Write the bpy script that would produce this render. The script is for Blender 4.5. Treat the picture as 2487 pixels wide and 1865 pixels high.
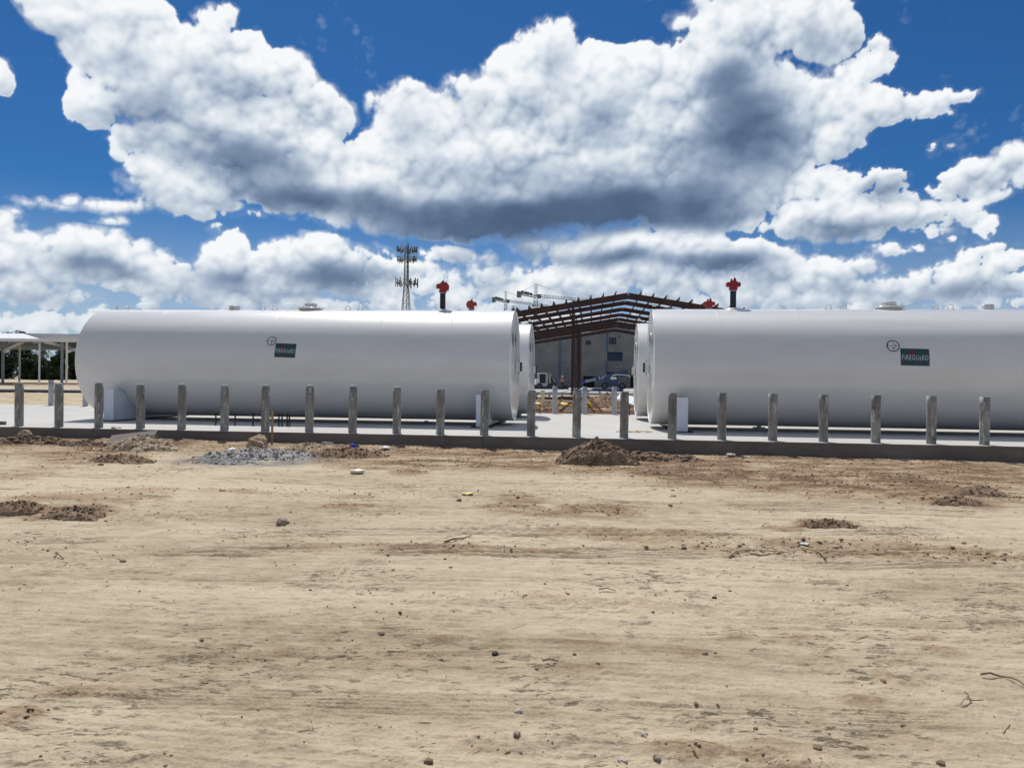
import bpy, bmesh, math, random
import numpy as np
from mathutils import Vector, Matrix

random.seed(7)
rng = np.random.default_rng(7)
SC = bpy.context.scene
for o in list(bpy.data.objects):
    bpy.data.objects.remove(o)
COL = SC.collection

# ------------------------------------------------------------------ camera
FPX, CX, CY, CAMZ = 1800.0, 1243.5, 932.5, 1.41      # focal length and centre in photo pixels, eye height over the slab
n_up = Vector((0.0117, 1.0, -0.0025)).normalized()    # world up seen in camera axes (right, up, forward): slight roll
fwd_c = Vector((0, 0, 1))
y_c = (fwd_c - n_up * fwd_c.dot(n_up)).normalized()
x_c = y_c.cross(n_up)
if x_c.x < 0: x_c = -x_c
def cam2world(v): return Vector((v.dot(x_c), v.dot(y_c), v.dot(n_up)))
RIGHT, UP, FWD = cam2world(Vector((1,0,0))), cam2world(Vector((0,1,0))), cam2world(Vector((0,0,1)))
cam = bpy.data.cameras.new('camera'); camo = bpy.data.objects.new('camera', cam); COL.objects.link(camo)
cam.sensor_width = 36.0; cam.lens = 36.0 * FPX / 2487.0
cam.clip_start = 0.05; cam.clip_end = 12000
m3 = Matrix((RIGHT, UP, -FWD)).transposed()
camo.matrix_world = Matrix.Translation((0, 0, CAMZ)) @ m3.to_4x4()
SC.camera = camo

def ray(px, py):
    return cam2world(Vector(((px - CX) / FPX, -(py - CY) / FPX, 1.0)))
def at_depth(px, py, D):
    r = ray(px, py); r = r * (D / r.y); return Vector((r.x, r.y, r.z + CAMZ))
def on_z(px, py, z=-0.38):
    r = ray(px, py); t = (z - CAMZ) / r.z; return Vector((r.x * t, r.y * t, z))

# ------------------------------------------------------------------ light
SUN_EL = math.radians(58.0)
SUN_DIR = Vector((-0.30, 1.0, 0)).normalized() * math.cos(SUN_EL) + Vector((0, 0, math.sin(SUN_EL)))  # towards the sun
sun = bpy.data.lights.new('sun', 'SUN'); sun.energy = 4.2; sun.angle = math.radians(0.53); sun.color = (1.0, 0.955, 0.89)
suno = bpy.data.objects.new('sun', sun); COL.objects.link(suno)
suno.rotation_euler = (-SUN_DIR).to_track_quat('-Z', 'Y').to_euler(); suno.location = (0, 0, 60)

SC.view_settings.view_transform = 'Standard'; SC.view_settings.look = 'None'
SC.view_settings.exposure = 0.0; SC.view_settings.gamma = 1.0; SC.view_settings.use_curve_mapping = False
SC.cycles.use_denoising = True
SC.cycles.max_bounces = 6; SC.cycles.diffuse_bounces = 3; SC.cycles.glossy_bounces = 3
SC.cycles.sample_clamp_indirect = 6.0

# ------------------------------------------------------------------ world: clear sky
world = bpy.data.worlds.new('World'); SC.world = world; world.use_nodes = True
WT = world.node_tree; WT.nodes.clear()
W_STR = 0.1
class G:
    """tiny helper to write node graphs as expressions"""
    def __init__(s, tree): s.t = tree
    def _set(s, n, i, v):
        if v is None: return
        if hasattr(v, 'links'): s.t.links.new(v, n.inputs[i])
        else: n.inputs[i].default_value = v
    def m(s, op, a, b=None, c=None, clamp=False):
        n = s.t.nodes.new('ShaderNodeMath'); n.operation = op; n.use_clamp = clamp
        s._set(n, 0, a); s._set(n, 1, b); s._set(n, 2, c); return n.outputs[0]
    def v(s, op, a, b=None, c=None, out=0):
        n = s.t.nodes.new('ShaderNodeVectorMath'); n.operation = op
        s._set(n, 0, a); s._set(n, 1, b); s._set(n, 2, c)
        return n.outputs['Value'] if op in ('LENGTH', 'DOT_PRODUCT', 'DISTANCE') else n.outputs[0]
    def scale(s, a, f):
        n = s.t.nodes.new('ShaderNodeVectorMath'); n.operation = 'SCALE'
        s._set(n, 0, a); s._set(n, 3, f); return n.outputs[0]
    def sep(s, a):
        n = s.t.nodes.new('ShaderNodeSeparateXYZ'); s._set(n, 0, a); return n.outputs
    def comb(s, x, y, z):
        n = s.t.nodes.new('ShaderNodeCombineXYZ'); s._set(n, 0, x); s._set(n, 1, y); s._set(n, 2, z); return n.outputs[0]
    def noise(s, vec, scale, detail=4, rough=0.5, dist=0.0, col=False, dims='3D', lac=2.0, kind=None):
        n = s.t.nodes.new('ShaderNodeTexNoise'); n.noise_dimensions = dims
        if kind: n.noise_type = kind
        s._set(n, 'Vector', vec); s._set(n, 'Scale', scale); s._set(n, 'Detail', detail)
        s._set(n, 'Roughness', rough); s._set(n, 'Distortion', dist); s._set(n, 'Lacunarity', lac)
        return n.outputs[1] if col else n.outputs[0]
    def vor(s, vec, scale, detail=0.0, rough=0.5, feature='SMOOTH_F1', smooth=0.6, rand=1.0, dims='3D', lac=2.0, out=0):
        n = s.t.nodes.new('ShaderNodeTexVoronoi'); n.voronoi_dimensions = dims; n.feature = feature
        s._set(n, 'Vector', vec); s._set(n, 'Scale', scale)
        s._set(n, 'Detail', detail); s._set(n, 'Roughness', rough); s._set(n, 'Lacunarity', lac)
        n.normalize = True
        if feature == 'SMOOTH_F1': s._set(n, 'Smoothness', smooth)
        s._set(n, 'Randomness', rand)
        return n.outputs[out]
    def ramp(s, fac, lo, hi, to0=0.0, to1=1.0, smooth=True):
        n = s.t.nodes.new('ShaderNodeMapRange'); n.interpolation_type = 'SMOOTHSTEP' if smooth else 'LINEAR'
        s._set(n, 0, fac); s._set(n, 1, lo); s._set(n, 2, hi); s._set(n, 3, to0); s._set(n, 4, to1); return n.outputs[0]
    def mix(s, fac, a, b):
        n = s.t.nodes.new('ShaderNodeMix'); n.data_type = 'RGBA'
        s._set(n, 0, fac); s._set(n, 6, a); s._set(n, 7, b); return n.outputs[2]
    def cramp(s, fac, stops, interp='LINEAR'):
        n = s.t.nodes.new('ShaderNodeValToRGB'); s._set(n, 0, fac); r = n.color_ramp; r.interpolation = interp
        while len(r.elements) < len(stops): r.elements.new(0.5)
        for e, (p, c) in zip(r.elements, stops): e.position = p; e.color = (*c, 1) if len(c) == 3 else c
        return n.outputs[0]
g = G(WT)
sky = WT.nodes.new('ShaderNodeTexSky'); sky.sky_type = 'NISHITA'; sky.sun_disc = False
sky.sun_elevation = SUN_EL; sky.sun_rotation = math.atan2(SUN_DIR.x, SUN_DIR.y)
sky.altitude = 0; sky.air_density = 1.0; sky.dust_density = 0.25; sky.ozone_density = 4.0
skyc = g.v('MULTIPLY', sky.outputs[0], (0.15, 0.385, 0.62))
out = skyc
bg = WT.nodes.new('ShaderNodeBackground'); bg.inputs[1].default_value = W_STR; WT.links.new(out, bg.inputs[0])
wo = WT.nodes.new('ShaderNodeOutputWorld'); WT.links.new(bg.outputs[0], wo.inputs[0])
# ------------------------------------------------------------------ numeric noise helpers
def vnoise(x, y, seed=0):
    """gradient noise, roughly -1..1, vectorised"""
    xi = np.floor(x).astype(np.int64); yi = np.floor(y).astype(np.int64)
    xf = x - xi; yf = y - yi
    u = xf*xf*xf*(xf*(xf*6-15)+10); v = yf*yf*yf*(yf*(yf*6-15)+10)
    def gr(ix, iy, fx, fy):
        h = (ix * 374761393 + iy * 668265263 + seed * 2246822519) & 0xffffffff
        h = ((h ^ (h >> 13)) * 1274126177) & 0xffffffff
        a = ((h ^ (h >> 16)) & 1023) * (2*math.pi/1024)
        return np.cos(a)*fx + np.sin(a)*fy
    a = gr(xi, yi, xf, yf); b = gr(xi+1, yi, xf-1, yf); c = gr(xi, yi+1, xf, yf-1); d = gr(xi+1, yi+1, xf-1, yf-1)
    return (a*(1-u)*(1-v) + b*u*(1-v) + c*(1-u)*v + d*u*v) * 1.5
def fbm(x, y, octaves=5, seed=0, rough=0.5, ridged=False):
    s = np.zeros_like(x); a = 1.0; t = 0.0; f = 1.0
    for k in range(octaves):
        n = vnoise(x*f + 17.3*k, y*f - 9.1*k, seed + k)
        if ridged: n = 1 - 2*np.abs(n)
        s += a*n; t += a; a *= rough; f *= 2.03
    return s / t
def blur(a, r):
    """separable box blur, three times: close to a gaussian"""
    r = max(1, int(round(r)))
    for _ in range(3):
        for ax in (0, 1):
            p = np.concatenate([np.repeat(np.take(a, [0], ax), r, ax), a, np.repeat(np.take(a, [-1], ax), r, ax)], ax)
            c = np.cumsum(p, ax, dtype=np.float64)
            z = np.zeros_like(np.take(c, [0], ax)); c = np.concatenate([z, c], ax)
            n = a.shape[ax]
            a = (np.take(c, range(2*r+1, 2*r+1+n), ax) - np.take(c, range(0, n), ax)) / (2*r+1)
    return a
def sst(x, a, b):
    t = np.clip((x-a)/(b-a), 0, 1); return t*t*(3-2*t)
def bilin(a, y, x):
    H, W = a.shape; y = np.clip(y, 0, H-1.001); x = np.clip(x, 0, W-1.001)
    yi = y.astype(int); xi = x.astype(int); fy = y-yi; fx = x-xi
    return (a[yi,xi]*(1-fx)+a[yi,xi+1]*fx)*(1-fy) + (a[yi+1,xi]*(1-fx)+a[yi+1,xi+1]*fx)*fy

# ------------------------------------------------------------------ cumulus: a field of puffs, lit from above
def conv(cx, cy, rx, ry):
    d = ray(cx / 1.778, cy / 1.778)
    a = math.atan2(d.x, d.y); e = math.atan2(d.z, math.hypot(d.x, d.y))
    return a, e, rx*math.cos(a)**2/(1.778*FPX), ry*math.cos(a)*math.cos(e)**2/(1.778*FPX)
# (x, y, rx, ry) of each mass of cloud, on a chart of the sky
MASS = [(330,30,280,150),(600,60,165,115),(480,230,200,110),(700,330,290,190),(410,430,120,100),(325,325,40,34),
 (930,90,70,100),(975,50,45,40),(1110,205,66,72),(1040,200,50,60),(1190,320,150,90),(1290,300,50,50),(900,260,190,150),(1380,440,60,60),(1320,500,190,100),(1000,560,330,180),(780,600,280,120),
 (620,740,100,90),(508,640,36,48),(900,820,330,90),(1300,800,350,140),(700,860,110,60),(980,900,160,60),
 (1600,830,420,160),(1660,680,170,100),(1950,650,350,260),(1800,480,160,110),(2050,370,140,95),(1600,450,26,40),(1700,450,80,60),
 (2250,400,180,200),(2360,220,125,145),(2100,950,540,90),(2600,430,350,230),(2560,250,70,60),(2790,270,120,105),(2450,800,600,200),
 (3050,320,330,210),(3230,130,280,150),(3400,60,200,90),(3560,140,160,150),(3200,600,320,330),(3000,850,400,140),(2950,930,240,75),
 (2940,90,70,55),(3000,40,60,50),(3780,240,66,75),(3700,330,70,60),(3590,440,190,70),(3640,500,150,80),(3820,450,140,66),(3990,440,110,50),(4130,415,46,16),(3560,590,150,90),(3500,650,120,50),
 (3550,800,120,70),(3640,940,310,95),(3830,800,100,46),(3950,920,240,85),(4200,810,150,90),(4360,730,110,85),(4080,980,160,44),
 (3920,1065,80,22),
 (0,960,110,60),(100,1150,200,75),(120,1040,90,40),(380,1080,180,95),(600,1130,160,75),(760,1190,150,50),(120,1270,300,50),(950,1070,105,95),
 (1060,1180,230,85),(1400,1120,270,105),(1450,1225,240,45),(1250,1310,480,36),(420,1338,60,18),(640,1330,50,22),
 (1690,1300,100,50),(2010,1290,120,55),(1960,1110,140,40),(2150,1325,250,50),(2280,1170,200,34),
 (430,890,80,24),(580,897,80,16),(235,885,70,10),(290,860,26,14),(465,965,40,13),(8,345,50,46),(-10,300,40,30),
 (2600,1070,380,80),(2750,1180,300,60),(3000,1090,290,70),(2330,1275,190,55),(3100,1280,300,66),(3350,1150,130,75),
 (3600,1180,170,66),(3780,1255,280,62),(4120,1190,170,80),(4190,1100,60,50),(4330,1090,80,40),(4200,1300,250,42),(3450,1310,250,36),
 (-520,420,260,170),(-420,1050,260,90),(-700,700,260,140),(4950,420,260,150),(4850,1000,250,100),(5200,800,300,130),
 (300,1180,420,60),(820,1200,300,60),(1700,1180,260,55),(2450,1210,420,60),(2900,1210,300,60),(3450,1230,260,50),(3900,1240,300,60),(4330,1240,160,50),(2305,560,130,90),(2866,560,140,110),(1370,600,120,80),(1480,700,140,90),(1180,560,220,120),(1050,470,200,110),
 (450,1400,800,50),(2000,1395,900,50),(3600,1400,900,50),(130,1390,300,60),(60,1230,220,40),(520,1225,200,30),(1300,1240,260,40),(1700,1230,200,40),(2100,1240,200,40),(2450,1250,200,50),(3350,1240,200,60),
 (300,-260,420,160),(3200,-160,420,140),(1700,-420,400,120)]
# (x, y, rx, ry, k): undersides and thick middles where less light comes through
DARK = [(1950,930,320,80,.6),(2550,930,360,70,.6),(1250,860,260,60,.5),(3050,700,260,140,.5),(1010,690,300,120,.72),(1270,730,110,95,.5),(1040,410,110,110,.36),(620,470,160,90,.32),(1780,560,110,110,.3),
 (1550,890,520,80,.60),(2200,960,560,100,.95),(2830,880,440,110,.95),(3230,520,210,250,.72),(3130,320,160,110,.5),
 (2400,260,100,120,.24),(2880,960,330,50,.85),(2620,560,90,150,.26),(3820,820,130,50,.6),(3640,1010,250,46,.55),
 (4000,960,240,40,.35),(1450,1190,260,70,.85),(400,1165,190,45,.7),(960,1195,170,50,.65),(2600,1125,300,42,.85),(2200,1110,200,40,.6),(620,1190,120,26,.4),
 (3150,1130,280,48,.8),(4120,1250,200,44,.6),(3700,1260,200,30,.4),(3300,1200,120,50,.5),(2300,1330,300,26,.3),(240,170,200,80,.28),(560,250,110,100,.3),(2050,480,80,120,.24),(3520,210,110,100,.34),
 (2000,1030,420,40,.6),(900,840,200,22,-.3),(1800,1000,420,30,.2),(1250,1280,420,26,.3),(120,1300,260,26,.3),(700,640,160,80,.3),
 (2300,780,380,90,.35),(3350,700,160,140,.4)]
A0, A1, E0, E1 = -0.74, 0.74, -0.012, 0.50
def make_clouds(NX, NY, seed=5):
    rg = np.random.default_rng(seed)
    azg = np.linspace(A0, A1, NX); elg = np.linspace(E0, E1, NY)
    AZ, EL = np.meshgrid(azg, elg)
    px = NX/(A1-A0)                       # samples per radian
    sc = px / 740.0                       # 1 = one render pixel per sample
    wx = fbm(AZ*9, EL*11, 5, 1, .55)*.022; wy = fbm(AZ*9+50, EL*11, 5, 2, .55)*.018
    PX, PY = AZ+wx, EL+wy
    F = np.full(AZ.shape, -9.0)
    for (cx, cy, rx, ry) in MASS:
        a, e, sx, sy = conv(cx, cy, rx, ry)
        r = min(rx, ry)/1.778*sc*.41      # radius in samples
        d = np.sqrt(((PX-a)/sx)**2 + ((PY-e)/sy)**2)
        F = np.maximum(F, (1-d)*r)
    DK = np.zeros_like(F)
    for (cx, cy, rx, ry, k) in DARK:
        a, e, sx, sy = conv(cx, cy, rx*1.3, ry*1.3)
        d = np.sqrt(((PX-a)/sx)**2 + ((PY-e)/sy)**2)
        f = sst(-d, -1.1, -.15)*abs(k)
        DK = (DK - f*.9) if k < 0 else (DK + f - DK*f)
    DK = np.clip(DK, 0, 1)
    small = 0.40 + 0.60*sst(EL, .03, .24)
    def puffs(R0, cover, k):
        """largest sphere cap at each place, spheres of about one size"""
        c = np.zeros((NY, NX)); n = int(cover*NX*NY/(R0*R0*3.1))
        ys = rg.integers(0, NY, n); xs = rg.integers(0, NX, n)
        R = R0*small[ys, xs]*rg.uniform(.7, 1.3, n)
        keep = F[ys, xs] > -2.2*R0
        for y, x, r in zip(ys[keep], xs[keep], R[keep]):
            w = int(r)+1
            y0, y1, x0, x1 = max(0,y-w), min(NY,y+w+1), max(0,x-w), min(NX,x+w+1)
            q = r*r - ((np.arange(y0,y1)-y)**2)[:,None] - ((np.arange(x0,x1)-x)**2)[None,:]
            s = c[y0:y1, x0:x1]
            np.maximum(s, np.sqrt(np.maximum(q, 0)), out=s)
        J, I = np.meshgrid(np.arange(NX), np.arange(NY))
        f = 9.0/R0*740*.11; m = R0*.38
        c = bilin(c, I + fbm(AZ*f, EL*f, 3, 30+k, .6)*m, J + fbm(AZ*f, EL*f+9, 3, 40+k, .6)*m)
        return c / (R0*small) - .62           # about -0.6 .. 0.6
    p1 = puffs(52*sc, 3.0, 0); p2 = puffs(25*sc, 3.2, 1); p3 = puffs(12*sc, 3.4, 2); p4 = puffs(6*sc, 3.6, 3); p5 = puffs(3.2*sc, 3.8, 4)
    F = np.where(F < 0, F*2.6, F)
    dk = np.clip(blur(DK, 3*sc) + .22*fbm(AZ*10, EL*16, 4, 60, .55)*sst(DK, .02, .4), 0, 1)
    rough = 1 - .80*dk
    n6 = fbm(AZ*60, EL*60, 5, 61, .6)
    er1 = fbm(AZ*30, EL*30, 6, 64, .68)
    E = small*sc*(8*p1 + 10*p2 + 8*p3 + 5.5*p4 + 3.2*p5 + 5.0*n6 + 5*er1)
    Fe = F + (-2.6 + 7.4*sst(-EL, -.21, -.10))*sc + E*(1 + .45*sst(AZ, .2, .4))*(.30+.70*sst(rough, .1, .7))
    Fe = np.maximum(Fe, F - 7*sc)                     # no pinholes through thick cloud
    h = np.sqrt(np.maximum(Fe + 1, 0))*5.2*np.sqrt(sc) + small*sc*(30*p1 + 17*p2 + 6.5*p3 + 3.2*p4 + 1.9*p5 + 2.6*n6)*rough
    h = h*(Fe > -3*sc)
    hs = blur(h, .7*sc); hm = blur(h, 2.2*sc); hb = blur(h, 7*sc); hB = blur(h, 24*sc)
    def lit(hh, k):
        gy, gx = np.gradient(hh); nz = 1/np.sqrt(1+(gx*k)**2+(gy*k)**2)
        return (-gy*k*.84 + gx*k*.26 + .40)*nz
    L = .26*lit(hs, .55) + .30*lit(hm, .8) + .34*lit(hb, 1.2) + .26*lit(hB, 2.2)
    cav = np.clip((hs-hb)/(9*sc), -1, 1)
    depth = sst(F, 6*sc, 70*sc)
    edge = sst(-Fe, -9*sc, 0)
    fin = np.clip((hs-hm)/(2.2*sc), -1, 1)
    lum = .845 + (1-.85*dk)*(.31*(L-.46) + .10*cav + .018*fin) + .10*edge*(.4+.6*sst(-depth, -.5, 0)) - .09*depth
    lum -= .70*dk*(1-.25*edge)
    lum += .06*fbm(AZ*7, EL*13, 4, 21, .5)*(.5+dk)
    lum -= .20*sst(fbm(AZ*9+4, EL*13, 5, 22, .55), -.12, .5)*depth*(1-dk)
    low = sst(-EL, -.21, -.02)
    lum = lum*(1-.34*low) + .22*low
    wis = sst(fbm(AZ*7, EL*9, 3, 12, .5), -.25, .40)
    al = sst(Fe + 2.2*sc*er1, -1.2*sc, (2.8+10*wis)*sc*small)
    veil = sst(Fe + 9*sc*fbm(AZ*40, EL*60, 6, 63, .68), -9*sc, 7*sc)*.45*(.25+.75*wis)
    al = np.maximum(al, veil)
    air = .58*sst(-EL, -.24, .02)                     # whitening of the air towards the horizon
    la = air*(1-al); lum = (lum*al + .80*la)/np.maximum(al+la, 1e-3); al = al + la
    return azg, elg, np.clip(lum, .05, 1), np.clip(al, 0, 1)
# ------------------------------------------------------------------ mesh helpers
class MB:
    def __init__(s): s.v = []; s.f = []; s.sm = []
    def add(s, vs, fs, smooth=False, M=None):
        o = len(s.v)
        s.v += [tuple(M @ Vector(p)) for p in vs] if M is not None else [tuple(p) for p in vs]
        s.f += [tuple(o+i for i in f) for f in fs]; s.sm += [smooth]*len(fs)
        return s
    def box(s, c, d, M=None, rz=0.0, rx=0.0, ry=0.0, taper=1.0):
        x, y, z = (k/2 for k in d); t = taper
        vs = [Vector(p) for p in ((-x,-y,-z),(x,-y,-z),(x,y,-z),(-x,y,-z),(-x*t,-y*t,z),(x*t,-y*t,z),(x*t,y*t,z),(-x*t,y*t,z))]
        R = Matrix.Rotation(rz,4,'Z') @ Matrix.Rotation(ry,4,'Y') @ Matrix.Rotation(rx,4,'X')
        vs = [R @ p + Vector(c) for p in vs]
        return s.add(vs, [(0,3,2,1),(4,5,6,7),(0,1,5,4),(1,2,6,5),(2,3,7,6),(3,0,4,7)], False, M)
    def bar(s, a, b, w, h=None, up=(0,0,1), M=None):
        a = Vector(a); b = Vector(b); h = h or w; d = (b-a).normalized(); u = Vector(up)
        if abs(d.dot(u)) > .98: u = Vector((0,1,0))
        r = d.cross(u).normalized()*(w/2); u = r.cross(d).normalized()*(h/2)
        vs = [a-r-u, a+r-u, a+r+u, a-r+u, b-r-u, b+r-u, b+r+u, b-r+u]
        return s.add(vs, [(3,2,1,0),(4,5,6,7),(0,1,5,4),(1,2,6,5),(2,3,7,6),(3,0,4,7)], False, M)
    def ibeam(s, a, b, w, h, t=.03, up=(0,0,1), M=None):
        a = Vector(a); b = Vector(b); d = (b-a).normalized(); u = Vector(up)
        if abs(d.dot(u)) > .98: u = Vector((0,1,0))
        r = d.cross(u).normalized(); u = r.cross(d).normalized()
        s.bar(a+u*(h/2-t/2), b+u*(h/2-t/2), w, t, u, M); s.bar(a-u*(h/2-t/2), b-u*(h/2-t/2), w, t, u, M)
        return s.bar(a, b, t*.8, h-2*t-.002, u, M)
    def cyl(s, a, b, r, r2=None, n=16, caps=True, M=None):
        a = Vector(a); b = Vector(b); r2 = r if r2 is None else r2; d = (b-a).normalized()
        q = Vector((1,0,0)) if abs(d.x) < .9 else Vector((0,1,0)); e1 = d.cross(q).normalized(); e2 = d.cross(e1)
        C = [(math.cos(2*math.pi*k/n), math.sin(2*math.pi*k/n)) for k in range(n)]
        va = [a + (e1*c+e2*t)*r for c, t in C]; vb = [b + (e1*c+e2*t)*r2 for c, t in C]
        s.add(va+vb, [((k+1)%n, k, n+k, n+(k+1)%n) for k in range(n)], True, M)
        if caps: s.add(va, [tuple(range(n))], False, M); s.add(vb, [tuple(reversed(range(n)))], False, M)
        return s
    def lathe(s, prof, n=24, M=None, smooth=True, axis='Z'):
        """prof: (radius, height) pairs"""
        vs = []; fs = []
        for r, z in prof:
            for k in range(n):
                t = 2*math.pi*k/n; p = (r*math.cos(t), r*math.sin(t), z)
                if axis == 'X': p = (z, r*math.sin(t), r*math.cos(t))
                vs.append(p)
        for i in range(len(prof)-1):
            for k in range(n):
                f = (i*n+k, i*n+(k+1)%n, (i+1)*n+(k+1)%n, (i+1)*n+k)
                fs.append(f if axis == 'Z' else f[::-1])
        s.add(vs, fs, smooth, M); return s
    def tube(s, pts, r, n=8, M=None, closed=False):
        pts = [Vector(p) for p in pts]; vs = []; fs = []; N = len(pts); pe = None
        for i, p in enumerate(pts):
            d = (pts[min(i+1, N-1)] - pts[max(i-1, 0)]).normalized()
            q = pe if pe is not None else (Vector((0,0,1)) if abs(d.z) < .9 else Vector((0,1,0)))
            e1 = (q - d*q.dot(d)).normalized(); e2 = d.cross(e1); pe = e1
            rr = r[i] if hasattr(r, '__len__') else r
            vs += [p + (e1*math.cos(2*math.pi*k/n) + e2*math.sin(2*math.pi*k/n))*rr for k in range(n)]
        for i in range(N-1):
            for k in range(n): fs.append((i*n+k, i*n+(k+1)%n, (i+1)*n+(k+1)%n, (i+1)*n+k))
        fs.append(tuple(reversed(range(n)))); fs.append(tuple((N-1)*n+k for k in range(n)))
        s.add(vs, fs, True, M); return s
    def rock(s, c, r, seed=0, sub=1, flat=.7, jag=.25, M=None, smooth=False):
        vs, fs = ICO[sub]; R = random.Random(seed); ph = [R.uniform(0, 6.28) for _ in range(6)]
        rot = Matrix.Rotation(R.uniform(0, 6.28), 3, 'Z') @ Matrix.Rotation(R.uniform(-.5, .5), 3, 'X')
        out = []
        for p in vs:
            k = 1 + jag*(math.sin(3.1*p.x+ph[0])*math.cos(2.7*p.y+ph[1]) + .6*math.sin(6.3*p.z+ph[2]+4*p.x) + .35*math.sin(11*p.y+ph[3]+7*p.z)) + R.uniform(-jag, jag)*.35
            q = rot @ (p*k*r); out.append(Vector((q.x, q.y, q.z*flat)) + Vector(c))
        return s.add(out, fs, smooth, M)
    def build(s, name, mat, parent=None, **kw):
        me = bpy.data.meshes.new(name); me.from_pydata(s.v, [], s.f)
        me.polygons.foreach_set('use_smooth', s.sm); me.update()
        me.materials.append(mat)
        return link(name, me, parent, **kw)
def ico(sub):
    bm = bmesh.new(); bmesh.ops.create_icosphere(bm, subdivisions=sub, radius=1)
    r = ([v.co.copy() for v in bm.verts], [tuple(v.index for v in f.verts) for f in bm.faces]); bm.free(); return r
ICO = {0: ico(1), 1: ico(2), 2: ico(3)}
def props(o, label=None, cat=None, group=None, kind=None):
    if label: o['label'] = label
    if cat: o['category'] = cat
    if group: o['group'] = group
    if kind: o['kind'] = kind
    return o
def link(name, data, parent=None, loc=None, rz=None, label=None, cat=None, group=None, kind=None):
    o = bpy.data.objects.new(name, data); COL.objects.link(o)
    if parent is not None: o.parent = parent
    if loc is not None: o.location = loc
    if rz is not None: o.rotation_euler.z = rz
    return props(o, label, cat, group, kind)
def thing(name, label, cat, loc, rz=0.0, group=None):
    o = link(name, None, None, loc, rz, label, cat, group); o.empty_display_size = .3; return o
def dup(root, loc=None, rz=None, label=None, group=None, skip=()):
    r = root.copy(); COL.objects.link(r)
    if loc is not None: r.location = loc
    if rz is not None: r.rotation_euler.z = rz
    if label: r['label'] = label
    if group: r['group'] = group
    for ch in list(root.children):
        if ch.name.split('.')[0] in skip: continue
        c = ch.copy(); COL.objects.link(c); c.parent = r
        for gch in list(ch.children):
            d = gch.copy(); COL.objects.link(d); d.parent = c
    return r
def grid_mesh(name, X, Y, Z, keep=None):
    """regular grid of vertices (2-D arrays) -> mesh of quads"""
    ny, nx = X.shape; me = bpy.data.meshes.new(name)
    co = np.stack([X, Y, Z], -1).reshape(-1, 3).astype(np.float32)
    i = np.arange(ny*nx).reshape(ny, nx)
    q = np.stack([i[:-1,:-1], i[:-1,1:], i[1:,1:], i[1:,:-1]], -1).reshape(-1, 4)
    used = None
    if keep is not None:
        q = q[keep.reshape(-1)]; used = np.unique(q); mp = np.full(ny*nx, -1); mp[used] = np.arange(len(used)); q = mp[q]; co = co[used]
    me.vertices.add(len(co)); me.vertices.foreach_set('co', co.reshape(-1))
    me.loops.add(q.size); me.loops.foreach_set('vertex_index', q.reshape(-1).astype(np.int32))
    me.polygons.add(len(q)); me.polygons.foreach_set('loop_start', (np.arange(len(q))*4).astype(np.int32))
    me.polygons.foreach_set('use_smooth', np.ones(len(q), bool))
    me.update(calc_edges=True)
    return me, used
def vattr(me, name, a):
    at = me.attributes.new(name, 'FLOAT', 'POINT'); at.data.foreach_set('value', np.ascontiguousarray(a, dtype=np.float32).reshape(-1))

# ------------------------------------------------------------------ materials
def S(r, g_=None, b=None):
    """sRGB 0-255 -> linear"""
    return tuple(((c/255)/12.92 if c/255 <= .04045 else ((c/255+.055)/1.055)**2.4) for c in (r, g_, b))
def mat(name, col=(.5,.5,.5), rough=.6, metal=0.0, coat=0.0, spec=.5, var=0.0, vscale=4.0, bump=0.0, bscale=30.0, emit=None):
    """principled with a little procedural tone variation and relief"""
    m = bpy.data.materials.new(name); m.use_nodes = True; t = m.node_tree; b = t.nodes['Principled BSDF']; q = G(t)
    b.inputs['Base Color'].default_value = (*col, 1); b.inputs['Roughness'].default_value = rough
    b.inputs['Metallic'].default_value = metal; b.inputs['Coat Weight'].default_value = coat
    b.inputs['Specular IOR Level'].default_value = spec
    tcn = t.nodes.new('ShaderNodeTexCoord'); P = tcn.outputs['Object']
    if var:
        n = q.noise(P, vscale, 5, .6)
        lo = tuple(c*(1-var) for c in col); hi = tuple(min(1, c*(1+var)) for c in col)
        t.links.new(q.cramp(n, [(.3, lo), (.7, hi)]), b.inputs['Base Color'])
    if bump:
        bn = t.nodes.new('ShaderNodeBump'); bn.inputs['Strength'].default_value = 1.0; bn.inputs['Distance'].default_value = bump
        t.links.new(q.noise(P, bscale, 5, .6), bn.inputs['Height']); t.links.new(bn.outputs[0], b.inputs['Normal'])
    return m
def nodes_of(m): return m.node_tree, m.node_tree.nodes['Principled BSDF'], G(m.node_tree)

M_TANK = mat('white_tank_paint', (.74,.74,.725), .42, coat=.9, spec=.5)
t, b, q = nodes_of(M_TANK)
b.inputs['Coat Roughness'].default_value = .18
P = t.nodes.new('ShaderNodeTexCoord').outputs['Object']
dust = q.noise(q.v('MULTIPLY', P, (.35, 1, 1)), 1.7, 6, .6)
t.links.new(q.cramp(dust, [(.35, (.74,.74,.725)), (.75, (.68,.675,.655))]), b.inputs['Base Color'])
t.links.new(q.ramp(dust, .3, .8, .36, .50), b.inputs['Roughness'])
bn = t.nodes.new('ShaderNodeBump'); bn.inputs['Distance'].default_value = .004; bn.inputs['Strength'].default_value = .5
t.links.new(q.noise(P, 1.4, 3, .5), bn.inputs['Height']); t.links.new(bn.outputs[0], b.inputs['Normal'])

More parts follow.
